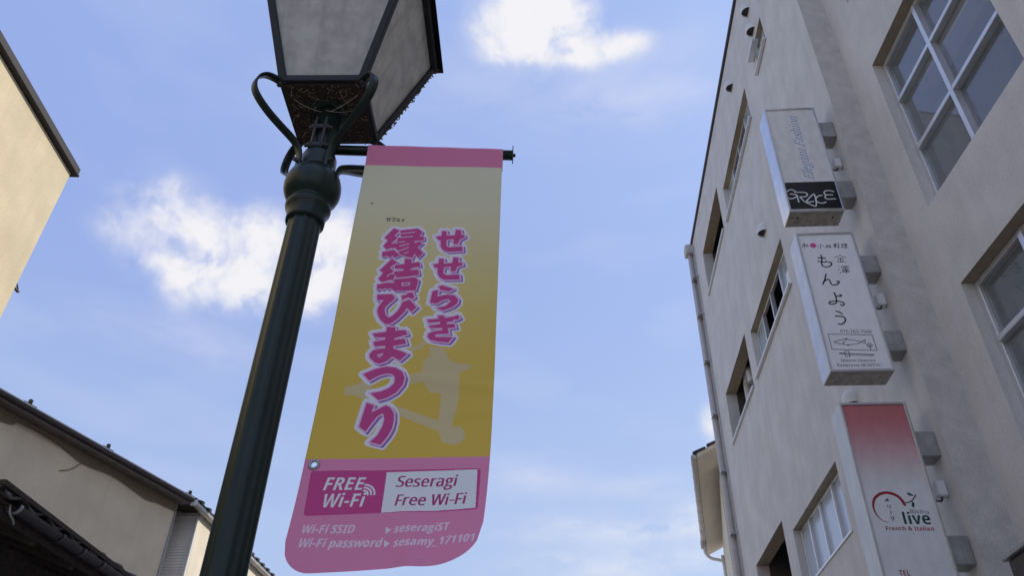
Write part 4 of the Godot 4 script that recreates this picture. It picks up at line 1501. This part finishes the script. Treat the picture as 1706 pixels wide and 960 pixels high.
func banner_picture() -> Image:
	var img := Image.create(640, 2038, false, Image.FORMAT_RGB8)
	for y in 2038:      # printed ground: cream running into gold, rose below
		var k := clampf((y - 180.0) / 1250.0, 0.0, 1.0)
		var c := Color(0.87, 0.85, 0.72).lerp(Color(0.88, 0.74, 0.28), smoothstep(0.0, 1.0, k))
		img.fill_rect(Rect2i(0, y, 640, 1), c)
	var rose := Color(0.91, 0.55, 0.70)
	var deep := Color(0.80, 0.26, 0.54)
	var pale := Color(0.93, 0.935, 0.94)
	img.fill_rect(Rect2i(0, 0, 640, 147), Color(0.88, 0.50, 0.64))
	img.fill_rect(Rect2i(0, 1622, 640, 416), rose)
	for p in BANNER_EMBLEM:
		fill_poly(img, flat(p), Color(0.85, 0.77, 0.56))
	disc(img, Vector2(65, 384), 5.0, Color(0.45, 0.42, 0.34))
	# big lettering: halo, shadow, rim, body
	for p in BANNER_GLYPHS:
		var q := flat(p)
		stroke(img, q, 30.0, Color(0.92, 0.91, 0.94), true)
		stroke(img, flat(p, Vector2(8, 7)), 22.0, Color(0.92, 0.91, 0.94), true)
		fill_poly(img, q, Color(0.92, 0.91, 0.94))
	for p in BANNER_GLYPHS:
		var q := flat(p, Vector2(8, 7))
		stroke(img, q, 7.0, Color(0.62, 0.42, 0.68), true)
		fill_poly(img, q, Color(0.62, 0.42, 0.68))
	for p in BANNER_GLYPHS:
		stroke(img, flat(p), 8.0, Color(0.92, 0.76, 0.87), true)
	for p in BANNER_GLYPHS:
		fill_poly(img, flat(p), deep)
	for i in range(8, BANNER_GLYPHS.size()):
		stroke(img, flat(BANNER_GLYPHS[i]), 4.2, Color(0.92, 0.76, 0.87), true)
	for p in BANNER_GAPS:
		stroke(img, flat(p), 5.0, Color(0.90, 0.76, 0.86))
	# small katakana and hiragana line
	var ink := Color(0.20, 0.19, 0.17)
	for s in [[139,474,160,473], [146,467,147,485,157,486], [155,467,154,479], [165,472,180,470], [172,466,177,478], [168,481,172,487,180,486], [187,470,198,473], [187,477,198,480], [186,484,200,487], [219,472,208,481], [214,477,214,488]]:
		stroke(img, flat(s), 3.6, ink)
	# network panel
	fill_poly(img, flat([34,1668, 596,1670, 612,1676, 613,1692, 616,1826, 608,1834, 46,1834, 38,1826, 31,1676]), deep)
	fill_poly(img, flat([293,1677, 601,1675, 608,1828, 300,1832]), pale)
	write(img, "FREE", font_bold, Vector2(86, 1742), Vector2(219, 1744), 48.0, 0.16, pale)
	write(img, "Wi-Fi", font_bold, Vector2(90, 1805), Vector2(232, 1807), 49.0, 0.12, pale)
	for r in [16.0, 27.0, 38.0]:
		var arc := PackedVector2Array()
		for k in 11:
			arc.append(Vector2(227, 1763) + Vector2(cos(-PI / 2.0 + PI / 2.0 * k / 10.0), sin(-PI / 2.0 + PI / 2.0 * k / 10.0)) * r)
		stroke(img, arc, 6.5, pale)
	for off in [-1.2, 0.0, 1.2]:      # a weight between regular and bold
		write(img, "Seseragi", font_sans, Vector2(333 + off, 1736), Vector2(533 + off, 1738), 43.0, 0.10, Color(0.68, 0.18, 0.46))
		write(img, "Free Wi-Fi", font_sans, Vector2(341 + off, 1808), Vector2(570 + off, 1809), 42.0, 0.10, Color(0.68, 0.18, 0.46))
	var soft := Color(0.94, 0.87, 0.92)
	write(img, "Wi-Fi SSID", font_bold, Vector2(43, 1895), Vector2(221, 1902), 29.0, 0.14, soft)
	write(img, "seseragiST", font_bold, Vector2(356, 1908), Vector2(530, 1904), 28.0, 0.14, soft)
	write(img, "Wi-Fi password", font_bold, Vector2(44, 1943), Vector2(321, 1955), 29.0, 0.14, soft)
	write(img, "sesamy_171101", font_bold, Vector2(364, 1959), Vector2(617, 1954), 28.0, 0.14, soft)
	fill_poly(img, flat([325,1884, 347,1897, 330,1910]), soft)
	fill_poly(img, flat([330,1932, 352,1946, 336,1959]), soft)
	return img

func festival_banner() -> void:
	var base := Vector3(-0.5, TOP - DROP, -2.4)
	var b := thing("festival_banner", "pink and yellow vertical banner hanging from the lamp post arm", "banner", base)
	var m := plain("banner_print", Color.WHITE, 0.62)
	m.albedo_texture = ImageTexture.create_from_image(banner_picture())
	m.texture_repeat = false
	m.backlight_enabled = true
	m.backlight = Color(0.4, 0.4, 0.4)
	var ns := 64
	var nt := 200
	var at := func(i: int, j: int) -> Vector2:
		var s := float(i) / ns
		var tt := SEAM + (1.0 - SEAM) * j / nt
		if tt > 0.9:
			tt = 0.9 + (tt - 0.9) / 0.1 * (cloth_end(s) - 0.9)
		return Vector2(s, tt)
	# the hole for the eyelet: a block of cells round it is left out and filled by a ring
	var hole := Vector2(36.0 / 640.0, 1643.0 / 2038.0)
	var i0 := 1
	var i1 := 6
	var j0 := int((hole.y - SEAM) / (1.0 - SEAM) * nt) - 2
	var j1 := j0 + 5
	var st := start(true)
	var put := func(q: Vector2) -> void:
		st.set_uv(q)
		st.add_vertex(cloth(q.x, q.y))
	for j in nt:
		for i in ns:
			if i >= i0 and i < i1 and j >= j0 and j < j1:
				continue
			for q in [[0, 0], [1, 0], [1, 1], [0, 0], [1, 1], [0, 1]]:
				put.call(at.call(i + q[0], j + q[1]))
	var rim := []
	for i in range(i0, i1):
		rim.append(at.call(i, j0))
	for j in range(j0, j1):
		rim.append(at.call(i1, j))
	for i in range(i1, i0, -1):
		rim.append(at.call(i, j1))
	for j in range(j1, j0, -1):
		rim.append(at.call(i0, j))
	var ring := []
	for q in rim:
		var d: Vector2 = (q - hole) * Vector2(640, 2038)
		ring.append(hole + d.normalized() * 12.0 / Vector2(640, 2038))
	for k in rim.size():
		var l := (k + 1) % rim.size()
		for q in [rim[k], rim[l], ring[l], rim[k], ring[l], ring[k]]:
			put.call(q)
	obj("cloth", st, m, b, base)
	# eyelet
	st = start(true)
	var rp := []
	for k in 25:
		var q := Vector2.from_angle(TAU * k / 24.0) * 15.5
		rp.append(cloth(hole.x + q.x / 640.0, hole.y + q.y / 2038.0))
	tube(st, rp, 0.0052, 8, false)
	obj("eyelet", st, M.clip_metal, b, base)
	# sleeve round the arm
	var sm := plain("sleeve_cloth", Color(0.88, 0.50, 0.64).srgb_to_linear(), 0.65)
	sm.backlight_enabled = true
	sm.backlight = Color(0.35, 0.35, 0.35)
	st = start(true)
	var a := deg_to_rad(5.1)
	var along := Vector3(cos(a), 0, -sin(a))
	var out := Vector3(sin(a), 0, cos(a))
	var pole := Vector3(-1.038, 0, -2.384)
	var prof := [Vector2(0.022, TOP - DROP * SEAM - 0.004), Vector2(0.0235, 4.10), Vector2(0.025, 4.13)]
	for k in 13:
		var t := -0.2 + (PI + 0.4) * k / 12.0
		prof.append(Vector2(cos(t) * 0.0262, 4.166 + sin(t) * 0.0262))
	prof.append_array([Vector2(-0.018, 4.12), Vector2(0.010, TOP - DROP * SEAM - 0.002), Vector2(0.017, TOP - DROP * SEAM - 0.004)])
	var n := 24
	for k in prof.size() - 1:
		for i in n:
			var c := []
			for q in [[i, k], [i + 1, k], [i + 1, k + 1], [i, k + 1]]:
				var r := lerpf(0.2065, 0.795, float(q[0]) / n)
				var pr: Vector2 = prof[q[1]]
				c.append(pole + along * r + out * pr.x + Vector3(0, pr.y + 0.0008 * sin(r * 37.0), 0))
			face(st, c, pole + along * lerpf(0.2065, 0.795, (i + 0.5) / n) + Vector3(0, 4.15, 0))
	obj("sleeve", st, sm, b, base)
